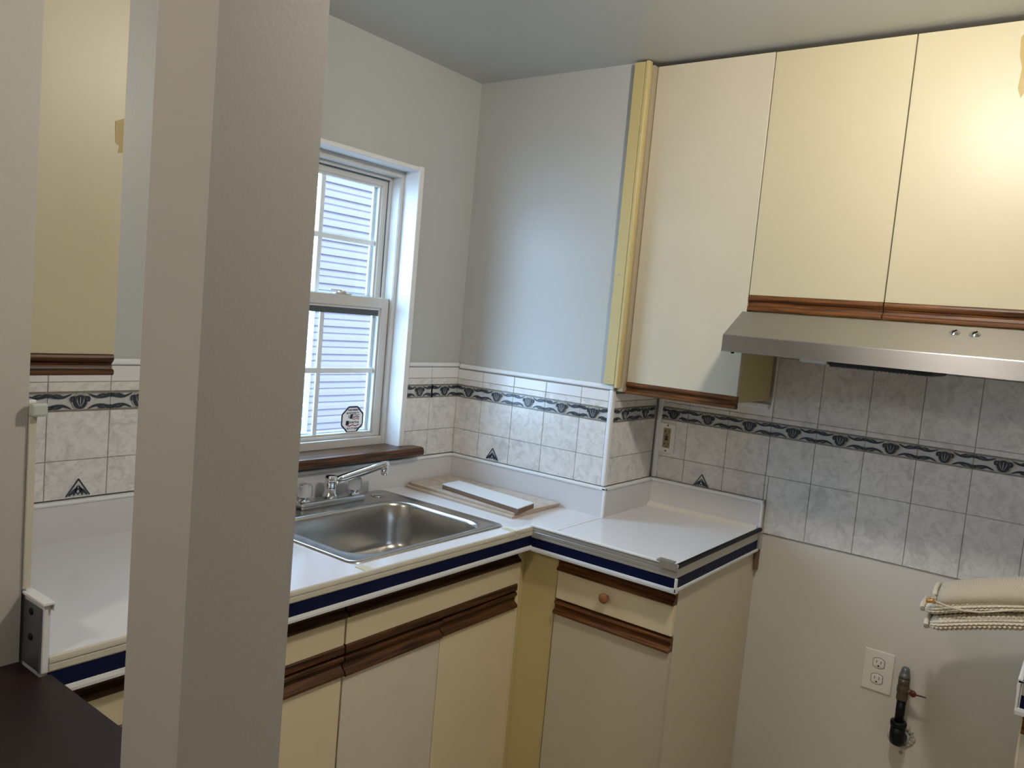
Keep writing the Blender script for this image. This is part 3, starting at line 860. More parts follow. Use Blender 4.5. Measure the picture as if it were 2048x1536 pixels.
for yk in (-1.6895, -1.7355):
    base = Vector((-0.054, yk, 1.656 - 0.032 * 0.074 / 0.128 + 0.0)) + nr * 0.0003
    kb = MB()
    rings = []
    for r_, h_ in ((0.0130, 0.0), (0.0130, 0.0012), (0.0110, 0.0022), (0.0100, 0.0010), (0.0090, 0.0012), (0.0085, 0.0034), (0.0075, 0.0042), (0.0005, 0.0044)):
        rings.append([base + nr * h_ + (sl * math.cos(2 * PI * k / 20) + Vector((0, 1, 0)) * math.sin(2 * PI * k / 20)) * r_ for k in range(20)])
    kb.loops(rings, True, True, True)
    ko = kb.build('rotary_knob', M['chrome_dull'], hd)
    gp = MB()
    t_ = (sl + Vector((0, 0.6, 0))).normalized(); s_ = nr.cross(t_)
    q = [base + nr * hh + t_ * a + s_ * c2 for hh in (0.0040, 0.0060) for a, c2 in ((-0.008, -0.0016), (0.008, -0.0016), (0.008, 0.0016), (-0.008, 0.0016))]
    vs = [gp.bm.verts.new(p) for p in q]
    for fc in ((3, 2, 1, 0), (4, 5, 6, 7), (0, 1, 5, 4), (1, 2, 6, 5), (2, 3, 7, 6), (3, 0, 4, 7)): gp.face([vs[i] for i in fc])
    gp.build('grip', M['black'], ko)
b = MB()                                                          # grease filter under the hood
b.box(0.03, 0.25, -1.640, -1.370, 1.519, 1.569, bev=0.003)
fo = b.build('grease_filter', M['dark_steel'], hd)
b = MB()
for i in range(26):
    y = -1.632 + i * 0.0102
    b.box(0.030, 0.252, y, y + 0.0045, 1.5165, 1.5188)
b.build('filter_mesh', M['chrome_dull'], fo)
b = MB()
b.prism([(0.02, 1.572), (0.02, 1.524), (0.06, 1.5215), (0.20, 1.5215), (0.24, 1.528), (0.24, 1.572)], lambda x, z, s: (x, s, z), -1.366, -1.290)
b.build('lamp_lens', M['lens'], hd)
MB().box(-0.14, -0.132, -1.150, -1.142, 1.530, 1.5345, bev=0.001).build('screw', M['black'], hd)

# --- base cabinets, sink run (fronts face -y)
YB = -0.592
def base_front_x(parent, x0, x1, ztop, zbot, yf, mat, name='door'):
    return box(name, mat, parent, x0, x1, yf, yf + 0.018, zbot, ztop, bev=0.0012)
Z1, Z2 = 0.8475, 0.806          # strip over the drawer
Z3, Z4, Z5, Z6 = 0.734, 0.712, 0.706, 0.656
c = thing('base_cabinet', 'cream base cabinet left of the sink beside the pillar', 'cabinet', (-1.4, -0.3, 0))
box('carcass', M['cream_lower'], c, -1.742, -1.032, YB + 0.0185, -0.022, 0.10, 0.868)
MB().box(-1.742, -1.032, YB + 0.07, -0.05, 0.0, 0.10).build('toe_kick', M['black'], c)
dw = base_front_x(c, -1.740, -1.0345, Z2, Z3, YB, M['cream_lower'], 'drawer')
pull_x(dw, -1.740, -1.0345, YB, Z1, Z1 - Z2, 'drawer_top')
pull_x(dw, -1.740, -1.0345, YB, Z3, Z3 - Z4, 'flat', 'foot_strip')
for x0, x1 in ((-1.740, -1.3885), (-1.3865, -1.0345)):
    dr = base_front_x(c, x0, x1, Z6, 0.11, YB, M['cream_lower'])
    pull_x(dr, x0, x1, YB, Z5, Z5 - Z6, 'drawer_top')
c = thing('sink_base_cabinet', 'cream two-door base cabinet with false drawer under the steel sink', 'cabinet', (-0.67, -0.3, 0))
b = MB()
b.box(-1.030, -1.012, YB + 0.0185, -0.022, 0.10, 0.868); b.box(-0.318, -0.300, YB + 0.0185, -0.022, 0.10, 0.868)
b.box(-1.030, -0.300, -0.034, -0.022, 0.10, 0.868); b.box(-1.030, -0.300, YB + 0.0185, -0.022, 0.10, 0.118)
b.box(-1.030, -0.300, YB + 0.0185, YB + 0.024, 0.118, 0.868)
b.build('carcass', M['cream_lower'], c)
MB().box(-1.030, -0.300, YB + 0.07, -0.05, 0.0, 0.10).build('toe_kick', M['black'], c)
dw = base_front_x(c, -1.0285, -0.3165, Z2, Z3, YB, M['cream_lower'], 'drawer_front')
pull_x(dw, -1.0285, -0.3165, YB, Z1, Z1 - Z2, 'drawer_top')
pull_x(dw, -1.0285, -0.3165, YB, Z3, Z3 - Z4, 'flat', 'foot_strip')
for x0, x1, mt in ((-1.0285, -0.6715, M['cream_grey']), (-0.6695, -0.3165, M['cream_lower'])):
    dr = base_front_x(c, x0, x1, Z6, 0.11, YB, mt)
    pull_x(dr, x0, x1, YB, Z5 - (0.003 if x0 < -0.9 else 0), Z5 - Z6, 'drawer_top')
# corner filler, slightly warped
c = thing('corner_panel', 'yellow-olive upright filler panel in the inside corner of the base cabinets', 'panel', (-0.28, -0.65, 0))
b = MB()
b.box(-0.299, -0.286, YB - 0.0015, YB + 0.016, 0.02, 0.868, bev=0.001)
b.box(-0.286, -0.272, -0.722, YB + 0.016, 0.02, 0.868, bev=0.001)
b.build('panel_board', M['olive'], c)
MB().box(-0.3155, -0.2995, YB + 0.001, YB + 0.014, 0.10, 0.852, bev=0.001).build('cream_stile', M['cream_lower'], c)
# --- short base cabinet (front faces -x)
XBF = -0.291
c = thing('base_cabinet', 'cream base cabinet with one drawer and wooden knob below the short worktop', 'cabinet', (0.02, -0.92, 0))
b = MB(); b.box(XBF + 0.0185, D - 0.003, -1.118, -0.7235, 0.10, 0.868)
b.build('carcass', M['cream_lower'], c)
MB().box(XBF + 0.06, D - 0.02, -1.114, -0.7235, 0.0, 0.10).build('toe_kick', M['black'], c)
MB().box(XBF + 0.0185, D - 0.002, -1.1215, -1.118, 0.02, 0.8695).build('end_panel', M['end_panel'], c)
y0, y1 = -1.1205, -0.7265
dw = box('drawer', M['cream_lower'], c, XBF, XBF + 0.018, y0, y1, 0.720, 0.810, bev=0.0012)
pull_y(dw, y0, y1, XBF, 0.8495, 0.0395, 'drawer_top')
b = MB(); b.lathe([(0.006, 0), (0.006, 0.008), (0.012, 0.012), (0.0152, 0.018), (0.0150, 0.024), (0.011, 0.0285), (0.004, 0.030), (0.0005, 0.030)], (XBF, -0.905, 0.7745), 'x', 20)
b.build('knob', M['knob'], dw)
dr = box('door', M['cream_door'], c, XBF, XBF + 0.018, y0, y1, 0.11, 0.672, bev=0.0012)
pull_y(dr, y0, y1 + 0.001, XBF, 0.712, 0.040, 'drawer_top')

# ------------------------------------------------------------------ worktop
SX0, SX1, SY0, SY1 = -0.985, -0.415, -0.555, -0.045      # cut-out for the sink
wt = thing('worktop', 'white L-shaped laminate worktop with navy edge band around the sink', 'worktop', (-0.5, -0.5, 0.87))
b = MB()
zt, zb_ = ZC, 0.872
XE0 = -1.747
for q in ((XE0, SX0, YF, -0.001), (SX1, -0.001, YF, -0.001), (SX0, SX1, YF, SY0), (SX0, SX1, SY1, -0.001)):
    b.box(q[0], q[1], q[2], q[3], zb_, zt)
b.box(XF, -0.001, -L1, YF, zb_, zt); b.box(XF, D - 0.001, -L2, -L1 - 0.0005, zb_, zt)
b.build('slab', M['laminate'], wt)
def edge(parent, name, mat, fn, s0, s1, prof):
    b = MB(); b.prism(prof, fn, s0, s1); return b.build(name, mat, parent)
fs = lambda d, z, s: (s, YF - d, z)          # sink run front
fp = lambda d, z, s: (XF - d, s, z)          # short run front
fe = lambda d, z, s: (s, -L2 - d, z)         # right end
lip = [(-0.006, 0.9305), (0.0005, 0.9330), (0.004, 0.9310), (0.005, 0.926), (0.005, 0.9215), (0.0025, 0.9205), (0.0025, 0.9190), (0.005, 0.918), (0.005, 0.908), (0.003, 0.905), (0, 0.905), (0, 0.9298), (-0.006, 0.9302)]
edge(wt, 'edge_trim', M['cream_trim'], fs, XE0, XF - 0.001, lip)
edge(wt, 'navy_band', M['navy'], fs, XE0, XF - 0.001, [(0, 0.9045), (0.002, 0.9045), (0.002, 0.8735), (0, 0.8735)])
edge(wt, 'lower_trim', M['white_trim'], fs, XE0, XF - 0.001, [(0, 0.8735), (0.005, 0.873), (0.006, 0.866), (0.005, 0.860), (-0.012, 0.860), (-0.012, 0.8715), (0, 0.8715)])
lip2 = [(-0.007, 0.9303), (-0.004, 0.9375), (0.002, 0.9405), (0.006, 0.938), (0.0065, 0.934), (0.0035, 0.932), (0, 0.9303)]
edge(wt, 'lip_trim', M['white_trim'], fp, -L2 - 0.004, YF + 0.001, lip2)
rib = [(0, 0.9302), (0.004, 0.9315), (0.0045, 0.922), (0.0025, 0.920), (0.0045, 0.918), (0.0045, 0.909), (0.0025, 0.907), (0.0035, 0.905), (0.0035, 0.8995), (0, 0.8995)]
edge(wt, 'edge_trim', M['grey_trim'], fp, -L2 - 0.004, YF + 0.001, rib)
edge(wt, 'navy_band', M['navy'], fp, -L2 - 0.002, YF + 0.001, [(0, 0.899), (0.002, 0.899), (0.002, 0.8705), (0, 0.8705)])
edge(wt, 'lower_trim', M['white_trim'], fp, -L2 - 0.006, YF + 0.004, [(0, 0.8705), (0.005, 0.870), (0.006, 0.864), (0.005, 0.857), (-0.012, 0.857), (-0.012, 0.8715), (0, 0.8715)])
edge(wt, 'black_edge', M['black'], fe, XF + 0.002, D - 0.016, [(-0.008, 0.9303), (-0.006, 0.938), (0.0, 0.9415), (0.006, 0.939), (0.007, 0.931), (0.004, 0.927), (0, 0.927)])
edge(wt, 'foil_tape', M['tape_silver'], fe, XF - 0.003, D - 0.05, [(0, 0.927), (0.003, 0.9265), (0.003, 0.9015), (0, 0.901)])
edge(wt, 'navy_band', M['navy'], fe, XF - 0.001, D - 0.03, [(0, 0.9008), (0.002, 0.9008), (0.002, 0.8705), (0, 0.8705)])
edge(wt, 'lower_trim', M['white_trim'], fe, XF - 0.006, D - 0.03, [(0, 0.8705), (0.005, 0.870), (0.006, 0.866), (0.005, 0.861), (-0.009, 0.861), (-0.009, 0.8715), (0, 0.8715)])
b = MB(); b.box(XF - 0.006, XF + 0.002, -L2 - 0.007, -L2 + 0.001, 0.857, 0.900, bev=0.002); b.build('corner_cap', M['white_trim'], wt)
b = MB(); b.box(XF - 0.0075, XF + 0.018, -L2 + 0.012, -L2 + 0.060, 0.9385, 0.9425, bev=0.001); b.box(XF - 0.0085, XF - 0.006, -L2 - 0.004, -L2 + 0.050, 0.921, 0.9425)
b.build('metal_clip', M['tape_silver'], wt)
MB().box(0.305, 0.3335, -L2 - 0.0085, -L2 - 0.0005, 0.868, 0.920, bev=0.001).build('end_bracket', M['grey_trim'], wt)
MB().box(0.318, 0.3405, -L2 - 0.003, -L2 + 0.0075, 0.792, 0.868, bev=0.001).build('end_shim', M['mdf'], wt)
b = MB(); b.box(XF + 0.004, -0.022, -0.7085, -0.7025, ZC, ZC + 0.0012, bev=0.0005); b.build('seam_strip', M['white_trim'], wt)
for (x0, x1) in ((-0.423, -0.402), (-1.018, -0.992)):
    b = MB(); b.box(x0, x1, YF + 0.003, YF + 0.045, ZC + 0.0002, ZC + 0.0012)
    if x0 > -0.5: b.box(x0 + 0.004, x0 + 0.017, YF - 0.0075, YF + 0.003, 0.917, 0.9345, bev=0.001)
    b.build('adhesive_tape', M['tape'], wt)
# white upstand along the walls with rounded cap
T = 0.0192
us = MB()
e0 = 0.0085
us.box(XE0 + 0.001, -T, -T, -e0, ZC, 1.0235)
us.box(-T, -e0, -L1 - T, -e0, ZC, 1.0235)
us.box(-e0, D - e0, -L1 - T, -L1 - e0, ZC, 1.0235)
us.box(D - T, D - e0, -L2, -L1 - T, ZC, 1.0235)
us.build('upstand', M['upstand'], wt)
cp = MB()
ec = 0.0074
cp.box(XE0 + 0.001, -T + 0.002, -T - 0.0045, -ec, 1.0225, ZB + 0.0000, bev=0.003)
cp.box(-T - 0.0045, -ec, -L1 - T - 0.0045, -T + 0.002, 1.0225, ZB + 0.0003, bev=0.003)
cp.box(-T - 0.0045, D - T + 0.002, -L1 - T - 0.0045, -L1 - ec, 1.0225, ZB + 0.0006, bev=0.003)
cp.box(D - T - 0.0045, D - ec, -L2 - 0.001, -L1 - T + 0.002, 1.0225, ZB + 0.0009, bev=0.003)
cp.box(-T - 0.0045, -T + 0.006, -L1 - T - 0.0045, -L1 - T + 0.006, ZC, 1.025, bev=0.002)      # corner bead
cp.box(D - T - 0.0045, D - ec, -L2 - 0.003, -L2 + 0.006, ZC, 1.025, bev=0.002)             # end bead
cp.build('upstand_cap', M['white_trim'], wt)
b = MB()
b.prism([(D - T, ZC), (D - T, 0.944), (D - T - 0.006, 0.9415), (D - T - 0.016, 0.933), (D - T - 0.019, ZC)], lambda x, z, s: (x, s, z), -L2 + 0.01, -L1 - T)
b.build('quarter_bead', M['quarter'], wt)
b = MB()
b.box(-1.7575, XE0 - 0.0005, YF + 0.002, -0.001, 0.872, 1.026)
b.build('end_splash', M['upstand'], wt)
b = MB(); b.box(-1.7630, XE0 + 0.0035, YF - 0.010, -0.002, 1.0255, 1.0310, bev=0.0015); b.box(XE0 + 0.0015, XE0 + 0.0035, YF - 0.010, -0.002, 1.015, 1.028, bev=0.0005); b.box(-1.7580, XE0, YF - 0.003, YF + 0.003, 0.905, 1.026, bev=0.001)
b.build('end_splash_cap', M['white_trim'], wt)

# ------------------------------------------------------------------ sink
def rrect(x0, x1, y0, y1, r, z, n=8):
    pts = []
    for cx, cy, a0 in ((x1 - r, y1 - r, 0), (x0 + r, y1 - r, PI / 2), (x0 + r, y0 + r, PI), (x1 - r, y0 + r, 1.5 * PI)):
        for k in range(n + 1):
            a = a0 + PI / 2 * k / n
            pts.append((cx + r * math.cos(a), cy + r * math.sin(a), z))
    return pts
sk = thing('kitchen_sink', 'stainless steel drop-in sink with single rounded bowl in the white worktop', 'sink', (-0.70, -0.30, 0.75))
ox0, ox1, oy0, oy1 = -1.012, -0.386, -0.580, -0.026
bx0, bx1, by0, by1 = -0.955, -0.436, -0.545, -0.160
b = MB()
R = []
R.append(rrect(ox0, ox1, oy0, oy1, 0.030, ZC + 0.0004))
R.append(rrect(ox0 + 0.002, ox1 - 0.002, oy0 + 0.002, oy1 - 0.002, 0.030, ZC + 0.004))
R.append(rrect(ox0 + 0.006, ox1 - 0.006, oy0 + 0.006, oy1 - 0.006, 0.028, ZC + 0.0055))
R.append(rrect(ox0 + 0.012, ox1 - 0.012, oy0 + 0.012, oy1 - 0.012, 0.026, ZC + 0.0045))
R.append(rrect(ox0 + 0.018, ox1 - 0.018, oy0 + 0.016, oy1 - 0.016, 0.026, ZC + 0.0022))
R.append(rrect(bx0 - 0.012, bx1 + 0.012, by0 - 0.010, by1 + 0.012, 0.085, ZC + 0.0020))
R.append(rrect(bx0 - 0.004, bx1 + 0.004, by0 - 0.004, by1 + 0.004, 0.082, ZC + 0.0012))
R.append(rrect(bx0, bx1, by0, by1, 0.080, ZC - 0.003))
R.append(rrect(bx0 + 0.003, bx1 - 0.003, by0 + 0.003, by1 - 0.003, 0.080, ZC - 0.012))
R.append(rrect(bx0 + 0.010, bx1 - 0.010, by0 + 0.010, by1 - 0.010, 0.078, ZC - 0.090))
for k in range(6):
    a = PI / 2 * k / 5
    i = 0.012 + 0.040 * (1 - math.cos(a))
    R.append(rrect(bx0 + i, bx1 - i, by0 + i, by1 - i, max(0.078 - 0.5 * i, 0.03), ZC - 0.125 - 0.040 * math.sin(a)))
for i in (0.10, 0.15):
    R.append(rrect(bx0 + i, bx1 - i, by0 + i, by1 - i, 0.03, ZC - 0.167))
b.loops(R, True, False, True)
b.build('basin', M['steel'], sk)
MB().lathe([(0.055, 0.0005), (0.055, 0.002), (0.045, 0.003), (0.040, -0.0005 + 0.001), (0.005, 0.0012), (0.0005, 0.0012)], (-0.6955, -0.352, ZC - 0.1665), n=28).build('drain', M['chrome'], sk)
MB().lathe([(0.0225, 0), (0.0225, 0.002), (0.018, 0.0045), (0.0005, 0.005)], (-0.462, -0.082, ZC + 0.0024), n=24).build('hole_cover', M['chrome_dull'], sk)

# ------------------------------------------------------------------ faucet
zd = ZC + 0.0022
fc = thing('faucet', 'chrome faucet with raised arm and two clear acrylic knobs behind the sink', 'faucet', (-0.665, -0.078, zd))
FXc, FYc = -0.667, -0.078
b = MB()
b.loops([[(p[0], p[1], z) for p in rrect(FXc - 0.130 + i, FXc + 0.130 - i, FYc - 0.027 + i, FYc + 0.027 - i, 0.008, 0)] for i, z in ((0, zd), (0.0, zd + 0.016), (0.003, zd + 0.020), (0.008, zd + 0.021))], True, True, True)
b.build('base_plate', M['chrome_dull'], fc)
b = MB()
b.lathe([(0.024, 0.020), (0.0235, 0.030), (0.0185, 0.036), (0.0185, 0.062), (0.0195, 0.064), (0.0195, 0.086), (0.017, 0.091), (0.004, 0.093), (0.0005, 0.093)], (FXc, FYc, zd), n=28)
so = b.build('spout_body', M['chrome'], fc)
tip = Vector((-0.487, -0.135, 1.054))
st0 = Vector((FXc + 0.012, FYc - 0.004, zd + 0.072))
b = MB()
d = (tip - st0).normalized(); s = d.cross(Vector((0, 0, 1))).normalized(); t = s.cross(d)
rings = []
for q, w, h in ((0, 0.0135, 0.0125), (0.15, 0.0135, 0.0125), (0.85, 0.0115, 0.0112), (0.97, 0.0125, 0.0112), (1.055, 0.0110, 0.0095)):
    cpt = st0 + (tip - st0) * q
    rings.append([cpt + s * (w * (abs(math.cos(a)) ** 0.5) * (1 if math.cos(a) > 0 else -1)) + t * (h * (abs(math.sin(a)) ** 0.5) * (1 if math.sin(a) > 0 else -1)) for a in [2 * PI * (k + 0.5) / 16 for k in range(16)]])
b.loops(rings, True, True, True)
b.build('spout_arm', M['chrome'], so)
b = MB(); b.lathe([(0.0115, 0.006), (0.0130, -0.004), (0.0130, -0.016), (0.0118, -0.018), (0.0126, -0.019), (0.0126, -0.034), (0.0105, -0.036), (0.0005, -0.036)], (tip.x - 0.001, tip.y, tip.z), n=20)
b.build('aerator', M['chrome'], so)
for xk in (-0.1015, 0.1015):
    c_ = (FXc + xk, FYc, zd)
    b = MB(); b.lathe([(0.020, 0.020), (0.019, 0.024), (0.012, 0.027), (0.010, 0.036), (0.0005, 0.036)], c_, n=24)
    st_ = b.build('valve_stem', M['chrome'], fc)
    b = MB()
    b.lathe([(0.011, 0.0275), (0.0180, 0.030), (0.0225, 0.038), (0.0235, 0.052), (0.0225, 0.068), (0.0185, 0.076), (0.009, 0.0765), (0.0005, 0.075)], c_, n=32, squeeze=lambda a: 1 + 0.045 * math.cos(8 * a))
    b.build('acrylic_knob', M['acrylic'], st_)

# ------------------------------------------------------------------ loose panels on the worktop
def slab(name, label, cat, corners, z0, h, face, side):
    """four corners (x, y) counter-clockwise"""
    cx = sum(p[0] for p in corners) / 4; cy = sum(p[1] for p in corners) / 4
    t = thing(name, label, cat, (cx, cy, z0))
    f = lambda u, v, d: (u, v, z0 + d)
    b = MB(); b.poly(corners, f, 0, h * 0.82); b.build('core', side, t)
    ins = [(cx + (p[0] - cx) * 0.997, cy + (p[1] - cy) * 0.997) for p in corners]
    b = MB(); b.poly(ins, f, h * 0.82, h); b.build('top_face', face, t)
    return t
zb0 = ZC + 0.0004
slab('marbled_panel', 'lower thin marbled cream panel lying on the worktop by the corner', 'panel', [(-0.302, -0.540), (-0.030, -0.536), (-0.026, -0.036), (-0.278, -0.030)], zb0, 0.0075, M['board_face'], M['board_edge'])
slab('marbled_panel', 'upper thin marbled cream panel carrying the white offcut', 'panel', [(-0.2875, -0.5360), (-0.0265, -0.5400), (-0.0275, -0.0290), (-0.2580, -0.0290)], zb0 + 0.0078, 0.0085, M['board_face'], M['board_edge'])
slab('white_offcut', 'white-topped brown fibreboard offcut lying on the marbled panels', 'board', [(-0.285, -0.548), (-0.176, -0.533), (-0.136, -0.163), (-0.234, -0.172)], zb0 + 0.0166, 0.0185, M['white_melamine'], M['mdf'])

# ------------------------------------------------------------------ outlets
def plate_thing(name, label, yc, zc, w, h, x=D, mat=None):
    t = thing(name, label, 'outlet', (x, yc, zc - h / 2))
    MB().box(x - 0.0065, x - 0.0004, yc - w / 2, yc + w / 2, zc - h / 2, zc + h / 2, bev=0.0025).build('cover_plate', mat or M['plate'], t)
    return t
o = plate_thing('gfci_outlet', 'white safety outlet plate with yellowed sockets on the tiles under the tall cabinet', -0.7495, 1.187, 0.0625, 0.1085, D - 0.0074)
xo = D - 0.0074 - 0.0065
fc_ = MB().box(xo - 0.002, xo + 0.0005, -0.7635, -0.7355, 1.151, 1.223, bev=0.0008).build('socket_face', M['gfci'], o)
for zc_ in (1.211, 1.165):
    b = MB()
    b.box(xo - 0.0024, xo - 0.0019, -0.7455, -0.7430, zc_ - 0.004, zc_ + 0.004)
    b.box(xo - 0.0024, xo - 0.0019, -0.7455, -0.7400, zc_ - 0.001, zc_ + 0.001)
    b.box(xo - 0.0024, xo - 0.0019, -0.7585, -0.7563, zc_ - 0.004, zc_ + 0.004)
    b.lathe([(0.0022, 0), (0.0022, 0.0004), (0.0004, 0.0004)], (xo - 0.002, -0.7505, zc_ - 0.010), 'x', 10)
    b.build('socket_slots', M['plate_slot'], fc_)
for zc_ in (1.1915, 1.1825):
    MB().box(xo - 0.0042, xo - 0.0018, -0.7560, -0.7440, zc_ - 0.0033, zc_ + 0.0033, bev=0.0006).build('test_button', M['gfci_btn'], fc_)
for zc_ in (1.2335, 1.1395):
    b = MB(); b.lathe([(0.0034, 0), (0.003, 0.0012), (0.0004, 0.0014)], (xo, -0.7495, zc_), 'x', 12); b.build('screw', M['brass'], o)

o = plate_thing('wall_outlet', 'large white double outlet plate on the painted wall left of the gas pipe', -1.548, 0.5725, 0.0880, 0.1300)
xo = D - 0.0065
for zc_ in (0.5985, 0.5475):
    b = MB()
    ring = lambda r1, r2, dx: [(xo - dx, -1.548 + r1 * max(-1, min(1, 1.28 * math.cos(a))) , zc_ + r2 * math.sin(a)) for a in [2 * PI * k / 28 for k in range(28)]]
    b.loops([ring(0.0165, 0.0165, -0.0005), ring(0.0165, 0.0165, 0.0018), ring(0.0155, 0.0155, 0.0024), ring(0.001, 0.001, 0.0024)], True, True, True)
    fo_ = b.build('socket_face', M['plate'], o)
    b = MB()
    b.loops([ring(0.0178, 0.0178, -0.0002), ring(0.0178, 0.0178, 0.0004), ring(0.0164, 0.0164, 0.0005)], True)
    b.box(xo - 0.0028, xo - 0.0023, -1.5425, -1.5408, zc_ + 0.000, zc_ + 0.0085)
    b.box(xo - 0.0028, xo - 0.0023, -1.5555, -1.5538, zc_ - 0.001, zc_ + 0.0085)
    b.lathe([(0.0028, 0), (0.0028, 0.0005), (0.0004, 0.0005)], (xo - 0.0024, -1.548, zc_ - 0.0085), 'x', 12)
    b.build('socket_slots', M['plate_slot'], fo_)
b = MB(); b.lathe([(0.0026, 0), (0.0022, 0.001), (0.0004, 0.0012)], (xo, -1.548, 0.573), 'x', 12); b.build('screw', M['plate'], o)

# ------------------------------------------------------------------ gas pipe with valve
gp = thing('gas_pipe', 'black iron gas pipe stub with brass valve coming out of the painted wall', 'pipe', (0.31, -1.63, 0.37))
PX, PY = 0.296, -1.631
b = MB()
b.tube([(D + 0.02, PY - 0.004, 0.392), (0.312, PY - 0.002, 0.389), (0.300, PY - 0.001, 0.396), (PX, PY, 0.412), (PX, PY, 0.440)], [0.0185, 0.0205, 0.0225, 0.0215, 0.0205], 18)
b.lathe([(0.0225, 0), (0.0235, 0.004), (0.0235, 0.012), (0.0225, 0.015), (0.014, 0.0155)], (PX, PY, 0.440), n=22)
b.build('elbow', M['iron'], gp)
b = MB(); b.tube([(PX, PY, 0.45), (PX + 0.001, PY, 0.525)], 0.0132, 18); b.build('nipple', M['iron'], gp)
b = MB()
b.lathe([(0.0160, 0.0), (0.0165, 0.004), (0.0165, 0.016), (0.0150, 0.020), (0.0175, 0.026), (0.0175, 0.042), (0.0150, 0.046), (0.0165, 0.050), (0.0165, 0.068)], (PX, PY, 0.524), n=6 * 4,
        squeeze=lambda a: 1 + 0.05 * math.cos(6 * a))
b.tube([(PX - 0.004, PY - 0.010, 0.556), (PX - 0.005, PY - 0.027, 0.556)], [0.0085, 0.0080], 14)
vo = b.build('valve_body', M['brass'], gp)
b = MB(); b.lathe([(0.0158, 0.0), (0.0158, 0.012), (0.0130, 0.015), (0.0130, 0.020), (0.0110, 0.030), (0.0085, 0.0335), (0.0055, 0.0335), (0.0045, 0.030), (0.0005, 0.030)], (PX, PY, 0.592), n=24)
b.build('flare_fitting', M['zinc'], vo)
b = MB()
b.lathe([(0.0085, 0), (0.0100, 0.004), (0.0100, 0.008), (0.006, 0.011), (0.0005, 0.011)], (PX - 0.005, PY - 0.029, 0.556), 'x', 14)
b.tube([(PX - 0.012, PY - 0.028, 0.556), (PX - 0.013, PY - 0.042, 0.5565), (PX - 0.013, PY - 0.066, 0.5580)], [0.0058, 0.0048, 0.0030], 10, flat=0.5)
b.build('lever', M['red'], vo)
b = MB()
random.seed(3)
for k in range(16):
    a = 2 * PI * k / 16; r = 0.026 + random.uniform(-0.003, 0.010)
    y, z = PY - 0.006 + r * math.cos(a), 0.392 + r * 0.9 * math.sin(a)
    q = random.uniform(0.006, 0.011)
    b.lathe([(q, -0.001), (q * 0.9, 0.003), (q * 0.5, 0.006), (0.0004, 0.007)], (D, y, z), 'x', 8)
b.lathe([(0.006, -0.001), (0.004, 0.004), (0.0004, 0.005)], (D, PY - 0.010, 0.340), 'x', 8)
b.build('plaster_collar', M['plaster'], gp)

# ------------------------------------------------------------------ right-hand worktop and its cabinet
DZ = -0.037
YR = -1.945
wr = thing('worktop', 'end of a second white worktop at the lower right picture edge', 'worktop', (0.0, -2.3, 0.83))
MB().box(XF, D - 0.001, -2.75, YR, 0.872 + DZ, ZC + DZ).build('slab', M['laminate'], wr)
sh = lambda prof: [(d, z + DZ) for d, z in prof]
frx = lambda d, z, s: (XF - d, s, z)
fre = lambda d, z, s: (s, YR + d, z)
lipw = [(-0.007, 0.9303), (-0.004, 0.936), (0.002, 0.938), (0.005, 0.934), (0.005, 0.930), (0.0, 0.9303)]
edge(wr, 'lip_trim', M['white_trim'], frx, -2.75, YR + 0.004, sh(lipw))
edge(wr, 'edge_trim', M['grey_trim'], frx, -2.75, YR - 0.004, sh([(0, 0.930), (0.003, 0.930), (0.003, 0.9035), (0, 0.9035)]))
edge(wr, 'navy_band', M['navy'], frx, -2.75, YR - 0.004, sh([(0, 0.9030), (0.002, 0.9030), (0.002, 0.8745), (0, 0.8745)]))
edge(wr, 'lower_trim', M['white_trim'], frx, -2.75, YR + 0.004, sh([(0, 0.8745), (0.005, 0.874), (0.006, 0.867), (0.005, 0.859), (-0.012, 0.859), (-0.012, 0.8715), (0, 0.8715)]))
edge(wr, 'end_trim', M['white_trim'], fre, XF - 0.005, D - 0.002, sh([(0, 0.872), (0.004, 0.862), (0.005, 0.91), (0.0065, 0.918), (0.0055, 0.936), (0.001, 0.938), (-0.004, 0.9365), (-0.006, 0.9303), (0, 0.9303)]))
b = MB(); b.box(XF - 0.008, XF + 0.020, YR - 0.014, YR - 0.003, 0.937 + DZ, 0.941 + DZ, bev=0.001); b.build('metal_clip', M['tape_silver'], wr)
c = thing('base_cabinet', 'cream base cabinet at the lower right picture edge under the second worktop', 'cabinet', (0.02, -2.35, 0))
box('carcass', M['cream_lower'], c, XBF + 0.0185, D - 0.003, -2.74, YR - 0.008, 0.10, 0.868 + DZ)
MB().box(XBF + 0.06, D - 0.02, -2.74, YR - 0.02, 0.0, 0.10).build('toe_kick', M['black'], c)
dw = box('drawer', M['cream_door'], c, XBF - 0.010, XBF + 0.018, -2.70, YR - 0.012, 0.69, 0.775, bev=0.0012)
pull_y(dw, -2.70, YR - 0.012, XBF - 0.010, 0.8185, 0.0435, 'drawer_top')
dr = box('door', M['cream_door'], c, XBF - 0.010, XBF + 0.018, -2.70, YR - 0.012, 0.11, 0.64, bev=0.0012)
pull_y(dr, -2.70, YR - 0.012, XBF - 0.010, 0.682, 0.042, 'drawer_top')

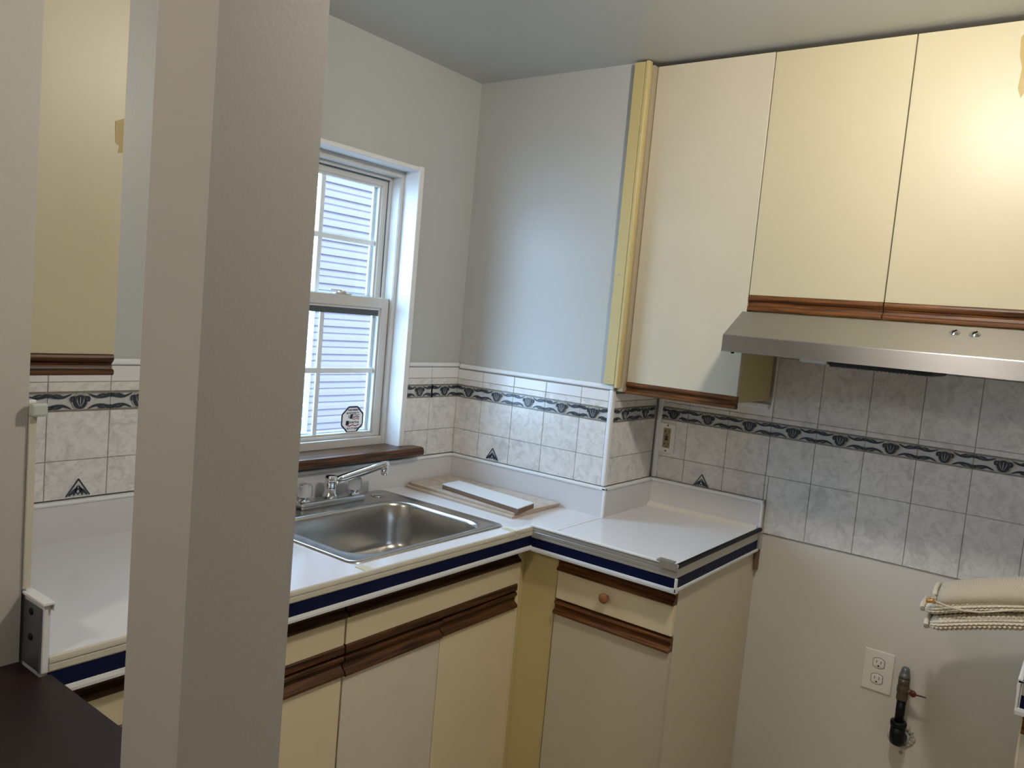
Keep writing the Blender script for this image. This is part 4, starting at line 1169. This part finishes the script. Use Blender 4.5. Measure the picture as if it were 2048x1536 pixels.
# ------------------------------------------------------------------ woven bag lying on the right-hand worktop, end drooping over the gap
bag = thing('woven_bag', 'folded beige woven bag with cord hanging over the edge of the second worktop', 'bag', (0.08, -2.2, 0.90))
def sag(y):
    t = max(0.0, min(1.0, (y + 1.95) / 0.25))
    return -0.078 * t ** 1.25
def roll(name, mat, cx, cz, a, bb, y0, y1, ny, nt, rib, grain, grow=0.0, parent=bag, zlift=0.0, e_min=0.6):
    b = MB(); rings = []
    for i in range(ny + 1):
        q = i / ny
        y = y0 + (y1 - y0) * q
        end = min(1.0, e_min + (1 - e_min) * math.sqrt(min(1, q * (y0 - y1) / 0.03)))
        ring = []
        for k in range(nt):
            th = 2 * PI * k / nt
            g_ = 1 + (rib * (abs(math.sin(rib_n * th / 2)) - 0.5) if rib else 0)
            if grain: g_ += grain * math.sin(i * PI / 2.5 + (PI / 2 if int(rib_n * th / (2 * PI)) % 2 else 0)) * abs(math.sin(rib_n * th / 2))
            s_ = end * (1 + grow * q) * g_
            x = cx + a * s_ * math.cos(th)
            z = cz + bb * s_ * math.sin(th) + sag(y) + zlift * q
            ring.append((x, y, z))
        rings.append(ring)
    b.loops(rings, True, True, True)
    return b.build(name, mat, parent)
rib_n = 26
up_roll = roll('upper_roll', M['twill'], 0.085, 0.998, 0.066, 0.036, -1.722, -2.45, 60, 60, 0, 0, 0.24, e_min=0.86)
rib_n = 16
roll('inner_fold', M['knit'], 0.090, 0.970, 0.072, 0.019, -1.694, -2.40, 330, 132, 0.13, 0.05)
rib_n = 18
roll('lower_fold', M['knit'], 0.080, 0.9285, 0.078, 0.0215, -1.712, -2.42, 330, 144, 0.15, 0.06, 0.05)
# coiled hem ends
def coil(name, cx, y, cz, a, bb, r, turns, parent, mat):
    b = MB()
    pts = []
    n = int(26 * turns)
    for i in range(n):
        th = 2 * PI * turns * i / n
        k = 1 - 0.55 * i / n
        pts.append((cx + a * k * math.cos(th), y + 0.004 * (1 - i / n), cz + bb * k * math.sin(th) + sag(y)))
    b.tube(pts, r, 8)
    return b.build(name, mat, parent)
coil('hem', 0.085, -1.716, 0.998, 0.055, 0.030, 0.0062, 1.6, bag, M['knit'])
coil('hem', 0.090, -1.690, 0.970, 0.062, 0.014, 0.0062, 1.2, bag, M['knit'])
coil('hem', 0.080, -1.706, 0.9285, 0.066, 0.016, 0.0062, 1.3, bag, M['knit'])
b = MB()
pts = [(0.016, -1.716, 0.999), (0.010, -1.735, 0.990), (0.006, -1.76, 0.978), (0.004, -1.79, 0.969), (0.002, -1.825, 0.9635), (0.002, -1.86, 0.9655), (0.003, -1.90, 0.970), (0.006, -1.96, 0.975), (0.014, -2.05, 0.98)]
b.tube([(p[0], p[1], p[2] + sag(p[1])) for p in pts], 0.0024, 10)
b.build('cord', M['cord'], bag)
b = MB(); b.tube([(0.018, -1.700, 0.9995 + sag(-1.70)), (0.014, -1.7185, 0.998 + sag(-1.7185))], 0.0062, 16); b.build('toggle', M['gold'], bag)

# ------------------------------------------------------------------ ledge of the pass-through, bracket
lgb = MB(); lgb.prism([(-2.06, -1.171), (-1.7475, -1.171), (-1.7475, -0.6485), (-1.7655, -0.6485), (-1.7655, -0.5685), (-2.06, -0.5685)], lambda x, y, z: (x, y, z), 0.874, 0.905)
lg = setp(lgb.build('bar_ledge', M['ledge']), 'dark espresso ledge of the pass-through between partition and pillar', 'ledge')
XK = -1.7580
br = thing('angle_bracket', 'grey zinc bracket with two screws standing on the dark ledge', 'bracket', (XK, -0.612, 0.905))
b = MB()
b.box(XK - 0.0022, XK + 0.0002, -0.6360, -0.5660, 0.9055, 1.0170, bev=0.0006)
b.box(XK - 0.0042, XK - 0.0022, -0.6360, -0.6315, 0.9055, 0.9960, bev=0.0005)
b.build('metal_plate', M['zinc'], br)
for z in (1.0035, 0.9580):
    b = MB(); b.lathe([(0.0062, 0), (0.0060, 0.0014), (0.0048, 0.0024), (0.0022, 0.0020), (0.0004, 0.0012)], (XK - 0.0022, -0.598, z), 'x', 14); b.build('screw', M['iron'], br)
